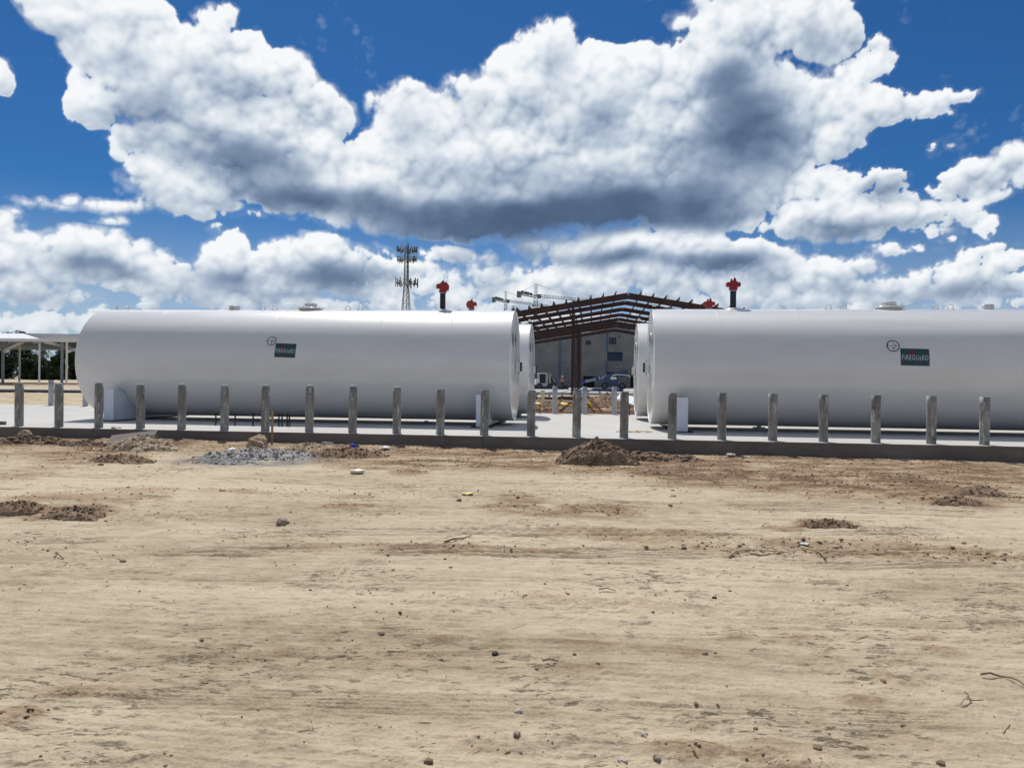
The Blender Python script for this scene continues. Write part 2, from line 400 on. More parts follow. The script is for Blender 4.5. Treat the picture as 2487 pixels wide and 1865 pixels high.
M_SADDLE = mat('white_saddle_paint', (.72,.76,.82), .4, var=.05)
M_RED = mat('red_pump_paint', (.30,.008,.014), .42, coat=.1, var=.15, vscale=8)
M_BLACK = mat('black_pipe', (.012,.013,.018), .45)
M_RUBBER = mat('black_rubber', (.018,.018,.018), .8, var=.2)
M_GALV = mat('galvanised_pipe', (.40,.43,.45), .45, metal=.55, var=.22, vscale=9, bump=.001, bscale=40)
M_STEEL = mat('red_oxide_steel', (.058,.027,.023), .62, var=.5, vscale=1.3)
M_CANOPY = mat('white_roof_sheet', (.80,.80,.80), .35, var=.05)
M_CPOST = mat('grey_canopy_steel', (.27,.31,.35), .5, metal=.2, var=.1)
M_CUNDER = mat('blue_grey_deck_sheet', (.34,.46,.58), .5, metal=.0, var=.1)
M_PURLIN = mat('bare_galvanised_purlin', (.74,.74,.72), .4, metal=.0, var=.1)
M_LATTICE = mat('grey_lattice_steel', (.13,.145,.17), .6)
M_ANT = mat('pale_antenna_housing', (.36,.37,.36), .5, var=.2, vscale=3)
M_ANTD = mat('dark_antenna_housing', (.06,.065,.075), .5)
M_CRANE = mat('grey_crane_steel', (.12,.14,.16), .6)
M_CRANEB = mat('concrete_counterweight', (.14,.17,.16), .8)
M_BLUEP = mat('blue_painted_pipe', (.015,.14,.32), .5)
M_LIFT = mat('blue_lift_paint', (.010,.045,.13), .35, coat=.2, var=.15, vscale=3)
M_LIFTG = mat('grey_lift_cowl', (.10,.11,.115), .6, var=.2)
M_GLASS = mat('dark_window_glass', (.010,.016,.028), .08)
M_BLUEG = mat('blue_window_film', (.008,.030,.075), .15)
M_DARK = mat('dark_opening', (.008,.009,.012), .9)
M_WHITE = mat('white_paint', (.78,.78,.76), .45, var=.04)
M_YEL = mat('yellow_plastic_sheet', (.72,.58,.015), .45, var=.15, vscale=5, bump=.03, bscale=9)
M_YELT = mat('yellow_paint_mark', (.62,.50,.14), .6)
M_SKIN = mat('skin', (.32,.17,.11), .6)
M_VEST = mat('orange_vest_fabric', (.78,.13,.02), .8, var=.1, vscale=12)
M_REFL = mat('pale_reflective_tape', (.75,.78,.55), .4)
M_CLOTH = mat('dark_work_trousers', (.015,.018,.03), .9)
M_SHIRT = mat('grey_work_shirt', (.16,.17,.19), .9)
M_WOOD = mat('raw_lumber', (.42,.27,.15), .8, var=.3, vscale=6, bump=.004, bscale=25)
M_WOODG = mat('weathered_lath', (.46,.36,.24), .85, var=.25, vscale=9)
M_RUST = mat('rusted_rebar', (.16,.055,.025), .85, var=.3)
M_PVC = mat('cream_plastic_pipe', (.66,.60,.50), .45, var=.06)
M_FOAM = mat('white_foam_board', (.82,.83,.84), .7, var=.05)
M_TWIG = mat('brown_twig', (.19,.125,.08), .85, var=.3, vscale=20)
M_STONE = mat('tan_stone', (.27,.21,.155), .9, var=.35, vscale=7, bump=.01, bscale=25)
M_STONEP = mat('pale_stone', (.44,.40,.34), .9, var=.25, vscale=7, bump=.01, bscale=25)
M_TRASHB = mat('blue_wrapper', (.02,.05,.42), .4)
M_TRASHW = mat('pale_litter', (.62,.63,.64), .6)
M_GREEN = mat('dark_green_sign', (.030,.070,.080), .35, coat=.2)
M_LETTER = mat('pale_letter_print', (.50,.56,.54), .5)
M_LETTERD = mat('dark_letter_print', (.008,.02,.025), .5)
M_FLAME = mat('crimson_print', (.22,.008,.04), .5)
M_NAVY = mat('navy_print', (.012,.025,.07), .5)
M_EMB = mat('white_decal', (.72,.74,.76), .4)
M_EBLUE = mat('blue_print', (.008,.05,.22), .5)
M_EORA = mat('orange_print', (.50,.07,.02), .5)
M_EYEL = mat('yellow_print', (.60,.48,.12), .5)
M_TWINE = mat('orange_twine', (.55,.30,.05), .8)

# concrete: sheet, bollards
def concrete(name, c0, c1, c2, streak=False, sc=1.0, bumpd=.002):
    m = bpy.data.materials.new(name); m.use_nodes = True; t, b, q = nodes_of(m)
    oi = t.nodes.new('ShaderNodeObjectInfo'); tcn = t.nodes.new('ShaderNodeTexCoord')
    P = tcn.outputs['Object']
    P = q.v('ADD', P, q.scale(q.comb(oi.outputs['Random'], oi.outputs['Random'], 0.0), 37.0))
    big = q.noise(P, .35*sc, 4, .6); mid = q.noise(q.v('MULTIPLY', P, (1, 1, .22) if streak else (.35, 1.6, 1)), 3.2*sc, 6, .65)
    spk = q.noise(P, 60, 3, .7)
    f = q.m('ADD', q.m('MULTIPLY', big, .45), q.m('ADD', q.m('MULTIPLY', mid, .45), q.m('MULTIPLY', spk, .12)))
    col = q.cramp(f, [(.36, c0), (.50, c1), (.66, c2)])
    if streak:
        run = q.noise(q.v('MULTIPLY', P, (1, 1, .22)), 13, 6, .72)
        col = q.mix(q.ramp(run, .56, .68, 0, .75), col, (*[c*.30 for c in c0], 1))
        pale = q.noise(q.v('MULTIPLY', P, (1, 1, .30)), 8, 6, .72)
        col = q.mix(q.ramp(pale, .54, .66, 0, .7), col, (*[min(1, c*1.7) for c in c2], 1))
    t.links.new(col, b.inputs['Base Color']); b.inputs['Roughness'].default_value = .85
    bn = t.nodes.new('ShaderNodeBump'); bn.inputs['Distance'].default_value = bumpd
    t.links.new(q.m('ADD', mid, q.m('MULTIPLY', spk, .5)), bn.inputs['Height']); t.links.new(bn.outputs[0], b.inputs['Normal'])
    return m
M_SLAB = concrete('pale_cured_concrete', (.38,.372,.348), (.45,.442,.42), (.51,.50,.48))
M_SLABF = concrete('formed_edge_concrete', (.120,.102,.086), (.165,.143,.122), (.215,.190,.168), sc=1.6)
M_BOLL = concrete('cement_splashed_pipe', (.13,.125,.11), (.24,.235,.215), (.42,.42,.40), streak=True, sc=3.5, bumpd=.006)
M_CAP = mat('cement_cap', (.30,.29,.275), .9, var=.2, vscale=20, bump=.004, bscale=60)
M_CMU = mat('grey_block_wall', (.11,.11,.105), .9, var=.12, vscale=.8)
t, b, q = nodes_of(M_CMU)
P = t.nodes.new('ShaderNodeTexCoord').outputs['Object']; X_, Y_, Z_ = q.sep(P)
br = t.nodes.new('ShaderNodeTexBrick'); br.inputs['Scale'].default_value = 1.0
t.links.new(q.comb(X_, Z_, 0.0), br.inputs['Vector'])
for k, v_ in (('Color1', (.185,.183,.175,1)), ('Color2', (.22,.218,.208,1)), ('Mortar', (.145,.145,.14,1))): br.inputs[k].default_value = v_
br.inputs['Mortar Size'].default_value = .02; br.inputs['Brick Width'].default_value = .4; br.inputs['Row Height'].default_value = .2
cc = q.mix(.8, br.outputs[0], q.cramp(q.noise(P, .5, 4, .6), [(.35, (.155,.155,.148)), (.65, (.235,.23,.22))]))
t.links.new(cc, b.inputs['Base Color'])

# bare dirt
def dirt(name, light, mid_, dark, wet, grey):
    m = bpy.data.materials.new(name); m.use_nodes = True; t, b, q = nodes_of(m)
    geo = t.nodes.new('ShaderNodeNewGeometry'); P = geo.outputs['Position']
    def att(n):
        a = t.nodes.new('ShaderNodeAttribute'); a.attribute_name = n; return a.outputs['Fac']
    wet_darkA, gryA = att('moist_dark'), att('grey')
    big = q.noise(P, .22, 5, .55)
    band = q.noise(q.v('MULTIPLY', P, (.16, 1.0, 1)), 1.1, 6, .62, dist=.4)
    sm = q.noise(q.v('MULTIPLY', P, (.55, 1, 1)), 5.5, 7, .68)
    gr = q.noise(P, 70, 4, .75)
    f = q.m('ADD', q.m('MULTIPLY', big, .25), q.m('ADD', q.m('MULTIPLY', band, .38), q.m('ADD', q.m('MULTIPLY', sm, .32), q.m('MULTIPLY', gr, .16))))
    col = q.cramp(f, [(.40, dark), (.485, mid_), (.58, light), (.68, tuple(min(1, c*1.12) for c in light))])
    crumbs = q.vor(P, 34, 0, feature='F1', out=0, dims='2D')
    col = q.mix(q.ramp(q.m('ADD', q.noise(P, 19, 4, .7), q.m('MULTIPLY', crumbs, -.12)), .60, .70, 0, .5), col, (*[c*.62 for c in dark], 1))
    crust_shade = q.noise(q.v('MULTIPLY', P, (.38, 1.0, 1)), 19.0, 8, .76)
    crust_shade2 = q.noise(q.v('MULTIPLY', P, (.30, 1.0, 1)), 3.1, 6, .70)
    cm = q.ramp(q.noise(P, .8, 5, .65), .47, .62, .16, 1.0)
    cs = q.m('MULTIPLY', q.m('MAXIMUM', q.ramp(crust_shade, .545, .66), q.m('MULTIPLY', q.m('MULTIPLY', q.ramp(crust_shade2, .55, .66), q.ramp(crust_shade, .44, .56)), .8)), cm)
    col = q.mix(q.m('MULTIPLY', cs, .55), col, (.185,.128,.075,1))  # dark crust strokes, with the shade of small crevices painted into the colour
    w = q.m('MULTIPLY', wet_darkA, q.ramp(q.m('ADD', sm, q.m('MULTIPLY', gr, .4)), .36, .70, .55, 1.0))
    ochre = q.cramp(f, [(.42, (.17,.115,.072)), (.50, (.29,.205,.13)), (.62, (.41,.31,.205))])
    col = q.mix(q.ramp(wet_darkA, .03, .32, 0, .9), col, ochre)
    col = q.mix(q.m('MINIMUM', q.m('MULTIPLY', w, q.ramp(wet_darkA, .25, .75)), 1.0), col, (*wet, 1))
    col = q.mix(q.m('MULTIPLY', gryA, .9), col, q.cramp(gr, [(.4, tuple(c*.6 for c in grey)), (.65, tuple(c*1.3 for c in grey))]))
    t.links.new(col, b.inputs['Base Color']); b.inputs['Roughness'].default_value = 1.0; b.inputs['Specular IOR Level'].default_value = .15
    bn = t.nodes.new('ShaderNodeBump'); bn.inputs['Distance'].default_value = .05; bn.inputs['Strength'].default_value = .9
    h = q.m('ADD', q.m('ADD', q.m('MULTIPLY', sm, .5), q.m('MULTIPLY', cs, -.35)), q.m('ADD', q.m('MULTIPLY', gr, .16), q.m('MULTIPLY', crumbs, .10)))
    t.links.new(h, bn.inputs['Height']); t.links.new(bn.outputs[0], b.inputs['Normal'])
    return m
M_DIRT = dirt('dry_sandy_dirt', (.505,.425,.305), (.375,.305,.208), (.245,.182,.116), (.16,.10,.062), (.23,.23,.225))
M_CLOD = mat('brown_clod', (.205,.138,.088), .95, var=.45, vscale=3.5, bump=.012, bscale=22)
M_CLODL = mat('dry_clod', (.36,.28,.19), .95, var=.4, vscale=4, bump=.012, bscale=22)
M_CLODG = mat('grey_cement_slurry', (.33,.315,.29), .9, var=.3, vscale=4, bump=.012, bscale=30)
M_LEAF = bpy.data.materials.new('dark_foliage'); M_LEAF.use_nodes = True
t, b, q = nodes_of(M_LEAF)
oi = t.nodes.new('ShaderNodeObjectInfo'); P = t.nodes.new('ShaderNodeNewGeometry').outputs['Position']
t.links.new(q.cramp(q.noise(P, .35, 4, .6), [(.3, (.012,.025,.010)), (.5, (.028,.050,.016)), (.7, (.06,.085,.026))]), b.inputs['Base Color'])
b.inputs['Roughness'].default_value = .7; b.inputs['Specular IOR Level'].default_value = .2
M_BARK = mat('dark_bark', (.06,.045,.035), .9, var=.3)

# clouds: what they give off and how much of the blue behind they hide come from the mesh
M_CLOUD = bpy.data.materials.new('cumulus'); M_CLOUD.use_nodes = True
t = M_CLOUD.node_tree; t.nodes.clear(); q = G(t)
a1 = t.nodes.new('ShaderNodeAttribute'); a1.attribute_name = 'tone'; a2 = t.nodes.new('ShaderNodeAttribute'); a2.attribute_name = 'cover'
ccol = q.cramp(a1.outputs['Fac'], [(0.0, (.05,.085,.15)), (0.2, (.095,.150,.25)), (0.4, (.23,.31,.44)), (0.62, (.47,.55,.66)), (0.82, (.72,.78,.84)), (1.0, (.93,.95,.97))])
em = t.nodes.new('ShaderNodeEmission'); t.links.new(ccol, em.inputs[0]); em.inputs[1].default_value = 1.0
tr = t.nodes.new('ShaderNodeBsdfTransparent'); mx = t.nodes.new('ShaderNodeMixShader')
t.links.new(a2.outputs['Fac'], mx.inputs[0]); t.links.new(tr.outputs[0], mx.inputs[1]); t.links.new(em.outputs[0], mx.inputs[2])
mo = t.nodes.new('ShaderNodeOutputMaterial'); t.links.new(mx.outputs[0], mo.inputs[0])
M_CLOUD.cycles.emission_sampling = 'NONE'
# ------------------------------------------------------------------ site lines
YAW = -math.atan(.105)                        # the slab, the tanks and the building all follow this heading
def slab_front(x): return 19.15 - .105*x
UDIR = Vector((1, -.105, 0)).normalized(); VDIR = Vector((.105, 1, 0)).normalized()
DIRT_Z = -.38

# ------------------------------------------------------------------ clouds in the sky, far beyond everything
RC = 6000.0
az1, el1, lum1, al1 = make_clouds(1330, 468)
A, E = np.meshgrid(az1, el1)
me, used = grid_mesh('clouds', RC*np.sin(A)*np.cos(E), RC*np.cos(A)*np.cos(E), RC*np.sin(E),
                     keep=(np.maximum.reduce([al1[:-1,:-1], al1[1:,:-1], al1[:-1,1:], al1[1:,1:]]) > .004))
vattr(me, 'tone', lum1.reshape(-1)[used]); vattr(me, 'cover', al1.reshape(-1)[used])
me.materials.append(M_CLOUD); link('clouds', me, kind='structure')
# the same broken cumulus all the way round (it is mirrored in the tanks' paint)
az2 = np.linspace(.743, 2*math.pi-.743, 620); el2 = np.linspace(.01, .74, 110); A, E = np.meshgrid(az2, el2)
ca, sa = np.cos(A)*3, np.sin(A)*3
Fg = fbm(ca*1.1 + 40 + E*3, sa*1.1 + E*6.5, 5, 80, .55)*1.6 + fbm(ca*5, sa*5 + E*14, 4, 84, .6)*.45 - .02 + .25*sst(-E, -.35, -.08) - .5*sst(E, .36, .5)
al2 = sst(Fg, .0, .16)*sst(-E, -.74, -.6)
dFg = np.gradient(blur(Fg, 1), axis=0)
lum2 = np.clip(.74 - dFg*5.5 - .26*sst(Fg, .15, .8), .25, .98)
R2 = RC*.93
me, used = grid_mesh('clouds', R2*np.sin(A)*np.cos(E), R2*np.cos(A)*np.cos(E), R2*np.sin(E),
                     keep=(np.maximum.reduce([al2[:-1,:-1], al2[1:,:-1], al2[:-1,1:], al2[1:,1:]]) > .004))
vattr(me, 'tone', lum2.reshape(-1)[used]); vattr(me, 'cover', al2.reshape(-1)[used])
me.materials.append(M_CLOUD); link('clouds', me, kind='structure')

# overhead, out of view: added to brighten the tank tops, sun left clear
az3 = np.linspace(0, 2*math.pi, 300); el3 = np.linspace(.90, 1.565, 70); A, E = np.meshgrid(az3, el3)
hx, hy = np.sin(A)*np.cos(E), np.cos(A)*np.cos(E)
Fo = fbm(hx*4.2+11, hy*4.2, 5, 120, .55)*1.5 + .34
al3 = sst(Fo, .0, .22)*sst(E, .92, 1.06)
sunang = np.arccos(np.clip(hx*SUN_DIR.x + hy*SUN_DIR.y + np.sin(E)*SUN_DIR.z, -1, 1))
al3 = al3*sst(sunang, .20, .34)
lum3 = np.clip(1.0 - .22*sst(Fo, .3, 1.0) + .08*fbm(hx*14, hy*14, 3, 121), .5, 1)
R3 = RC*.9
me, used = grid_mesh('clouds', R3*hx, R3*hy, R3*np.sin(E),
                     keep=(np.maximum.reduce([al3[:-1,:-1], al3[1:,:-1], al3[:-1,1:], al3[1:,1:]]) > .002))
vattr(me, 'tone', lum3.reshape(-1)[used]); vattr(me, 'cover', al3.reshape(-1)[used])
me.materials.append(M_CLOUD); link('clouds', me, kind='structure')

# ------------------------------------------------------------------ ground: one sheet from under our feet to the horizon
ys = [2.2]
while ys[-1] < 20.6: ys.append(ys[-1] + min(.0070 + .0029*(ys[-1]-2.2), .048))
near_n = len(ys)
while ys[-1] < 70: ys.append(ys[-1] + .16 + .02*(ys[-1]-20))
while ys[-1] < 9000: ys.append(ys[-1]*1.13)
back = [-9000, -3000, -1000, -300, -100, -40, -20, -10, -5, -2, 0, 1, 1.6, 2.0]
ys = np.array(back + ys); NXI = 600
tt = np.linspace(-1, 1, NXI)
outer = np.array([1.04, 1.12, 1.3, 1.7, 2.6, 5, 12, 40, 160, 700])
tt = np.concatenate([-outer[::-1], tt, outer])
hw = np.where(ys > 2.2, 1.0 + .735*ys, 2.6); hw = np.minimum(hw, 60 + ys*.1)
hw = np.maximum(hw, 2.6)
Xg = tt[None, :]*hw[:, None]; Yg = np.repeat(ys[:, None], len(tt), 1)
b_ = Yg*.9945 + Xg*.1044                      # distance along the site's depth direction
def patch(px, py, rx, ry, z=DIRT_Z):
    """soft elliptical mask on the ground round a place read off the photograph"""
    c = on_z(px, py, z); dx_ = abs(on_z(px+rx, py, z).x - c.x); dy_ = abs(on_z(px, py-ry, z).y - c.y)
    d = np.sqrt(((Xg-c.x)/dx_)**2 + ((Yg-c.y)/dy_)**2)
    return sst(-d, -1.35, -.45)
wob = fbm(Xg*.5, Yg*.5, 3, 90)
base = np.interp(b_, [-1e4, 21.0, 23, 34, 37, 47, 57.5, 61, 75, 90, 110, 9000], [0, 0, 0, .12, .16, .40, .46, .80, .76, .86, .92, .6]) + DIRT_Z
base = base - .006*np.clip(Xg, -20, 20)*sst(-Yg, -24, -14) + .02*np.clip(Xg/14, -1, 1)*0
nearm = sst(-b_, -60, -40)
rise = .07*fbm(Xg*.16+3, Yg*.22, 4, 91, .5)*nearm
Zg = base + rise
fm = sst(-b_, -23, -21)                        # fine relief only in front of the slab
# long scrapes left by machines, roughly along the slab
wx_ = Xg + .8*fbm(Xg*.25, Yg*.3, 3, 93); wy_ = Yg + .105*Xg*.7 + .35*fbm(Xg*.12, Yg*.4, 3, 94)
strk = fbm(wx_*.35, wy_*4.2, 5, 95, .62)
strkf = fbm(wx_*.8, wy_*15, 4, 96, .6)
Zg = Zg + fm*(.026*strk + .012*strkf)
brk = fbm(Xg*.55, Yg*1.1, 4, 97, .6)           # where the crust is broken up
brkm = sst(brk, .04, .38)
lump = fbm(Xg*5.5, Yg*6.5, 5, 98, .6, ridged=True)
grain = fbm(Xg*24, Yg*26, 4, 99, .65)
moist_dark = np.zeros_like(Zg); clod = .35*brkm
for (px, py, rx, ry, kc, km) in [
    (60,1082,150,16,1,.75),(330,1088,150,26,1,.85),(250,1120,130,16,.8,.6),(120,1095,220,18,.3,.35),
    (40,1245,90,14,1,.9),(175,1250,90,20,1,.85),(130,1225,200,26,.5,.35),(330,1200,120,12,.5,.3),
    (500,1120,60,14,.9,.7),(560,1090,120,18,.7,.4),(830,1112,80,14,.9,.6),(900,1135,120,9,.6,.5),(870,1098,90,8,.7,.6),
    (1150,1095,420,18,.8,.75),(1150,1128,330,14,.7,.7),(1450,1130,130,20,.8,.7),(1620,1112,260,28,.8,.8),(1700,1150,220,24,.9,.8),
    (1990,1108,300,24,.7,.75),(2080,1165,330,28,.9,.8),(1880,1185,90,10,.8,.6),(2270,1135,260,30,.6,.7),(2320,1215,90,13,1,.8),
    (2400,1195,90,18,1,.6),(2430,1160,120,26,.5,.5),(2010,1270,75,10,1,.85),(1900,1280,60,6,.7,.5),
    (990,1148,50,8,1,.6),(840,1235,70,7,.9,.6),(860,1210,60,5,.8,.6),(1240,1235,90,9,.8,.45),(1300,1248,110,10,.5,.4),
    (1450,1240,110,16,.9,.55),(1250,1215,70,14,.4,.4),(1550,1300,260,20,.5,.28),(2000,1330,420,24,.9,.32),(2300,1345,260,26,.9,.38),
    (1050,1338,420,12,.6,.35),(560,1200,110,8,.5,.3),(300,1215,120,9,.5,.3),(40,1160,110,30,.4,.25),
    (30,1755,70,26,.7,.7),(1200,1810,120,22,.5,.3),(2090,1690,60,14,.5,.4),(1960,1545,60,9,.6,.5),(1790,1540,40,9,.6,.45),(1680,1820,120,24,.6,.45),
    (1900,1840,140,30,.6,.5),(1380,1640,130,24,.35,.2),(2160,1640,60,18,.4,.35),(1080,1558,40,8,.5,.6),(1350,1800,60,14,.4,.35),
    (500,1590,120,24,.3,.2),(2290,1570,60,10,.4,.4),(2250,1540,40,7,.4,.4),(240,1690,180,24,.3,.2),(700,1200,300,10,.35,.15)
    ,(1500,1098,900,16,.5,.7),(1750,1130,800,22,.6,.6),(250,1075,330,14,.6,.6),(2150,1190,380,22,.7,.55),(1250,1118,420,16,.6,.55)]:
    p_ = patch(px, py, rx, ry); clod = np.maximum(clod, p_*kc); moist_dark = np.maximum(moist_dark, p_*km)
moist_dark *= .30 + 1.05*sst(fbm(Xg*1.0, Yg*2.6, 6, 101, .68), -.30, .30)
moist_dark = moist_dark*(.45 + .55*sst(Yg, 6.5, 9)) + .07*sst(-Yg, -7, -4)*fm + .22*sst(strk, .25, .6)*fm + .16*brkm*sst(brk, .2, .6)  # also browner close to the viewer, along scrapes and on broken crust
gry = patch(610, 1118, 190, 17)*sst(fbm(Xg*1.6, Yg*2.5, 4, 102), -.45, .1) + .0*Xg
gry = np.maximum(gry, .5*patch(740, 1100, 70, 12))
Zg = Zg + fm*(clod*(.030*lump + .016*grain + .012) + (.0045+.006*brkm)*grain + (.007+.010*brkm)*lump)
# banks of spoil against the slab edge
bankx = .5 + .5*fbm(Xg*.45+7, Xg*0+2.5, 4, 103)
dslab = (19.15 - .105*Xg) - Yg
leftw = sst(-Xg, 1.0, 12)
Zg = Zg + fm*sst(-dslab, -1.5, -.05)*(.0 + .05*bankx + .10*bankx*leftw)*(1 + .35*lump)
# washboard and tyre lugs
for (py, x0, x1, amp, per) in [(1345, 600, 2487, .012, .19), (1310, 1750, 2487, .030, .21), (1195, 1200, 2400, .012, .2), (1705, 300, 2000, .006, .13), (1250, 0, 500, .02, .2)]:
    c0 = on_z(x0, py); c1 = on_z(x1, py); yl = c0.y - .10*(Xg-c0.x) + .12*fbm(Xg*.2, Yg*0+py, 2, 104)
    w_ = .30; lugs = np.abs(((Xg + (Yg-yl)*1.2)/per) % 1 - .5)*2
    Zg = Zg + fm*amp*sst(-np.abs(Yg-yl), -w_, -w_*.6)*sst(Xg, c0.x-1, c0.x+1)*(lugs-.5)*sst(wob, -.5, .3)
    Zg = Zg - fm*amp*1.2*np.exp(-((Yg-yl+w_)/.07)**2)*sst(Xg, c0.x-1, c0.x+1)
# long wheel tracks: a few parallel grooves each, drifting slightly
for (px0, py0, px1, py1, ng, sp, dep) in [(200,1352,2487,1338,4,.10,.016),(1300,1362,2487,1372,3,.09,.014),(500,1300,2400,1285,4,.12,.014),(0,1330,900,1300,3,.10,.012),
    (0,1500,1400,1520,4,.05,.006),(1100,1470,2487,1510,5,.055,.007),(250,1700,2487,1745,6,.045,.006),(0,1690,1500,1712,4,.045,.006),(0,1605,2000,1590,3,.05,.005),
    (700,1185,2000,1172,4,.14,.018),(1200,1215,2487,1245,4,.14,.018),(0,1160,1000,1180,3,.14,.015),(1500,1148,2487,1160,4,.15,.02),(100,1420,1800,1405,3,.07,.008)]:
    c0 = on_z(px0, py0); c1 = on_z(px1, py1); u_ = (Xg-c0.x)/(c1.x-c0.x)
    yl = c0.y + (c1.y-c0.y)*u_ + .05*c0.y/6*fbm(Xg*.22+py0, Yg*0+3, 3, 130)
    on_ = sst(u_, 0, .12)*sst(-u_, -1, -.85)*sst(fbm(Xg*.45+py0, Yg*.3, 3, 131), -.45, .05)
    for k in range(ng):
        d_ = (Yg - yl - (k-(ng-1)/2)*sp)/(sp*.26); Zg = Zg - fm*1.5*dep*on_*(np.exp(-d_*d_) - .55*np.exp(-(d_-1.9)**2))
        moist_dark = moist_dark + .26*(.35+.65*sst(Yg, 5.5, 7.5))*on_*np.exp(-d_*d_)*fm  # the middle of each groove is tinted darker brown as well
# rubble strip beyond the slab
rb = sst(b_, 34.6, 37)*sst(-b_, -60, -52)
Zg = Zg + rb*(.16*fbm(Xg*.7, Yg*.7, 4, 105, .6) + .07*fbm(Xg*3, Yg*3, 3, 106))
moist_dark = moist_dark + rb*np.clip(.75*sst(-np.abs(Xg-5), -14, -7) + .1, 0, 1)*sst(fbm(Xg*.8, Yg*.8, 4, 107), -.4, .2)
moist_dark = moist_dark*(1-sst(b_, 58, 64)*.8)
# the sheet passes well below the slab
under = sst(b_, 19.15*.9945+.25, 19.15*.9945+.7)*sst(-b_, -34.1, -33.8)
Zg = Zg - under*.25
me, _ = grid_mesh('ground', Xg, Yg, Zg)
vattr(me, 'moist_dark', np.clip(moist_dark, 0, 1)); vattr(me, 'grey', np.clip(gry, 0, 1))
me.materials.append(M_DIRT); link('ground', me, kind='structure')
from bisect import bisect
def ground_z(x, y):
    j = min(max(bisect(ys, y)-1, 0), len(ys)-2); fy = (y-ys[j])/(ys[j+1]-ys[j])
    r = []
    for jj in (j, j+1):
        i = int(np.clip(np.searchsorted(tt, x/hw[jj])-1, 0, len(tt)-2)); fx = (x/hw[jj]-tt[i])/(tt[i+1]-tt[i])
        r.append(Zg[jj, i]*(1-fx)+Zg[jj, i+1]*fx)
    return float(r[0]*(1-fy)+r[1]*fy)
def gpt(px, py):
    c = on_z(px, py); z = ground_z(c.x, c.y)
    for _ in range(3): c = on_z(px, py, z); z = ground_z(c.x, c.y)
    return Vector((c.x, c.y, z))

# ------------------------------------------------------------------ the concrete slab, poured in bays with a thin open joint
SLAB_D = 14.9
root = thing('slab', None, None, (0, 19.15, 0), YAW)
for k in ('label',):
    if k in root: del root[k]
root['kind'] = 'structure'; root.name = 'concrete_slab'
joints = [-60, -13.6, -.75, 12.4, 25.4, 60]
for x0, x1 in zip(joints[:-1], joints[1:]):
    m_ = MB(); g0 = .004
    m_.add([(x0+g0,0,0),(x1-g0,0,0),(x1-g0,SLAB_D,0),(x0+g0,SLAB_D,0)], [(0,1,2,3)])
    m_.build('slab_top', M_SLAB, root)
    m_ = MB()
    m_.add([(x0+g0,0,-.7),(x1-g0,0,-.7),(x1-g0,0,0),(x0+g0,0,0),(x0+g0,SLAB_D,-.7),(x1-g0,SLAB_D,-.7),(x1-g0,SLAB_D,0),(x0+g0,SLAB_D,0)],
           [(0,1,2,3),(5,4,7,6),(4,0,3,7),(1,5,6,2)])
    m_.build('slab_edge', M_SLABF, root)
# form boards left along the far edge
for x0, x1 in ((-19.2,-14.6),(-14.5,-9.8),(-9.7,-5),(-4.9,-.2),(-.1,4.7),(4.8,9.5)):
    MB().box(((x0+x1)/2, SLAB_D+.03, -.02), (x1-x0, .04, .16), rz=random.uniform(-.003,.003)).build('form_board', M_WOOD, root)
# ------------------------------------------------------------------ tanks
R_T, Z_T = 1.83, 1.955
def text_on(txt, size, h_squash=1.0):
    """flat outline of a word as (verts, faces), centred, x right, y up"""
    cu = bpy.data.curves.new('t', 'FONT'); cu.body = txt; cu.size = size; cu.align_x = 'CENTER'; cu.align_y = 'CENTER'
    cu.offset = size*.004; cu.space_character = 1.16; cu.resolution_u = 2
    ob = bpy.data.objects.new('t', cu); COL.objects.link(ob)
    me = bpy.data.meshes.new_from_object(ob.evaluated_get(bpy.context.evaluated_depsgraph_get()))
    vs = [v.co.copy() for v in me.vertices]; fs = [tuple(p.vertices) for p in me.polygons]
    bpy.data.objects.remove(ob); bpy.data.curves.remove(cu); bpy.data.meshes.remove(me)
    return vs, fs
def on_shell(s0, th0, rot, lift):
    """maps flat (x right, y up) onto the tank's camera-facing side"""
    c, s_ = math.cos(rot), math.sin(rot)
    def f(p):
        x = p[0]*c - p[1]*s_; y = p[0]*s_ + p[1]*c; th = th0 + y/R_T; r = R_T + lift
        return Vector((s0 + x, -r*math.cos(th), r*math.sin(th)))
    return f
def flat_patch(w, h, nx=2, ny=6):
    vs = [(-w/2 + w*i/nx, -h/2 + h*j/ny) for j in range(ny+1) for i in range(nx+1)]
    fs = [(j*(nx+1)+i, j*(nx+1)+i+1, (j+1)*(nx+1)+i+1, (j+1)*(nx+1)+i) for j in range(ny) for i in range(nx)]
    return vs, fs
def star4(cx, cy, r, n=5):
    vs = [(cx, cy)]; pts = []
    for k in range(4):
        a = k*math.pi/2
        for j in range(n):
            u = j/n; # concave sides between the points
            ax, ay = math.cos(a), math.sin(a); bx, by = math.cos(a+math.pi/2), math.sin(a+math.pi/2)
            kx = (1-u)**2.2; ky = u**2.2 if u > 0 else 0
            pts.append((cx + r*(ax*kx+bx*ky), cy + r*(ay*kx+by*ky)))
    vs += pts; N = len(pts)
    return vs, [(0, 1+k, 1+(k+1)%N) for k in range(N)]
def ring2(cx, cy, r0, r1, n=40):
    vs = [(cx+r*math.cos(2*math.pi*k/n), cy+r*math.sin(2*math.pi*k/n)) for r in (r0, r1) for k in range(n)]
    return vs, [(k, (k+1)%n, n+(k+1)%n, n+k) for k in range(n)] if True else None
def disc2(cx, cy, r, n=40):
    vs = [(cx, cy)] + [(cx+r*math.cos(2*math.pi*k/n), cy+r*math.sin(2*math.pi*k/n)) for k in range(n)]
    return vs, [(0, 1+k, 1+(k+1)%n) for k in range(n)]
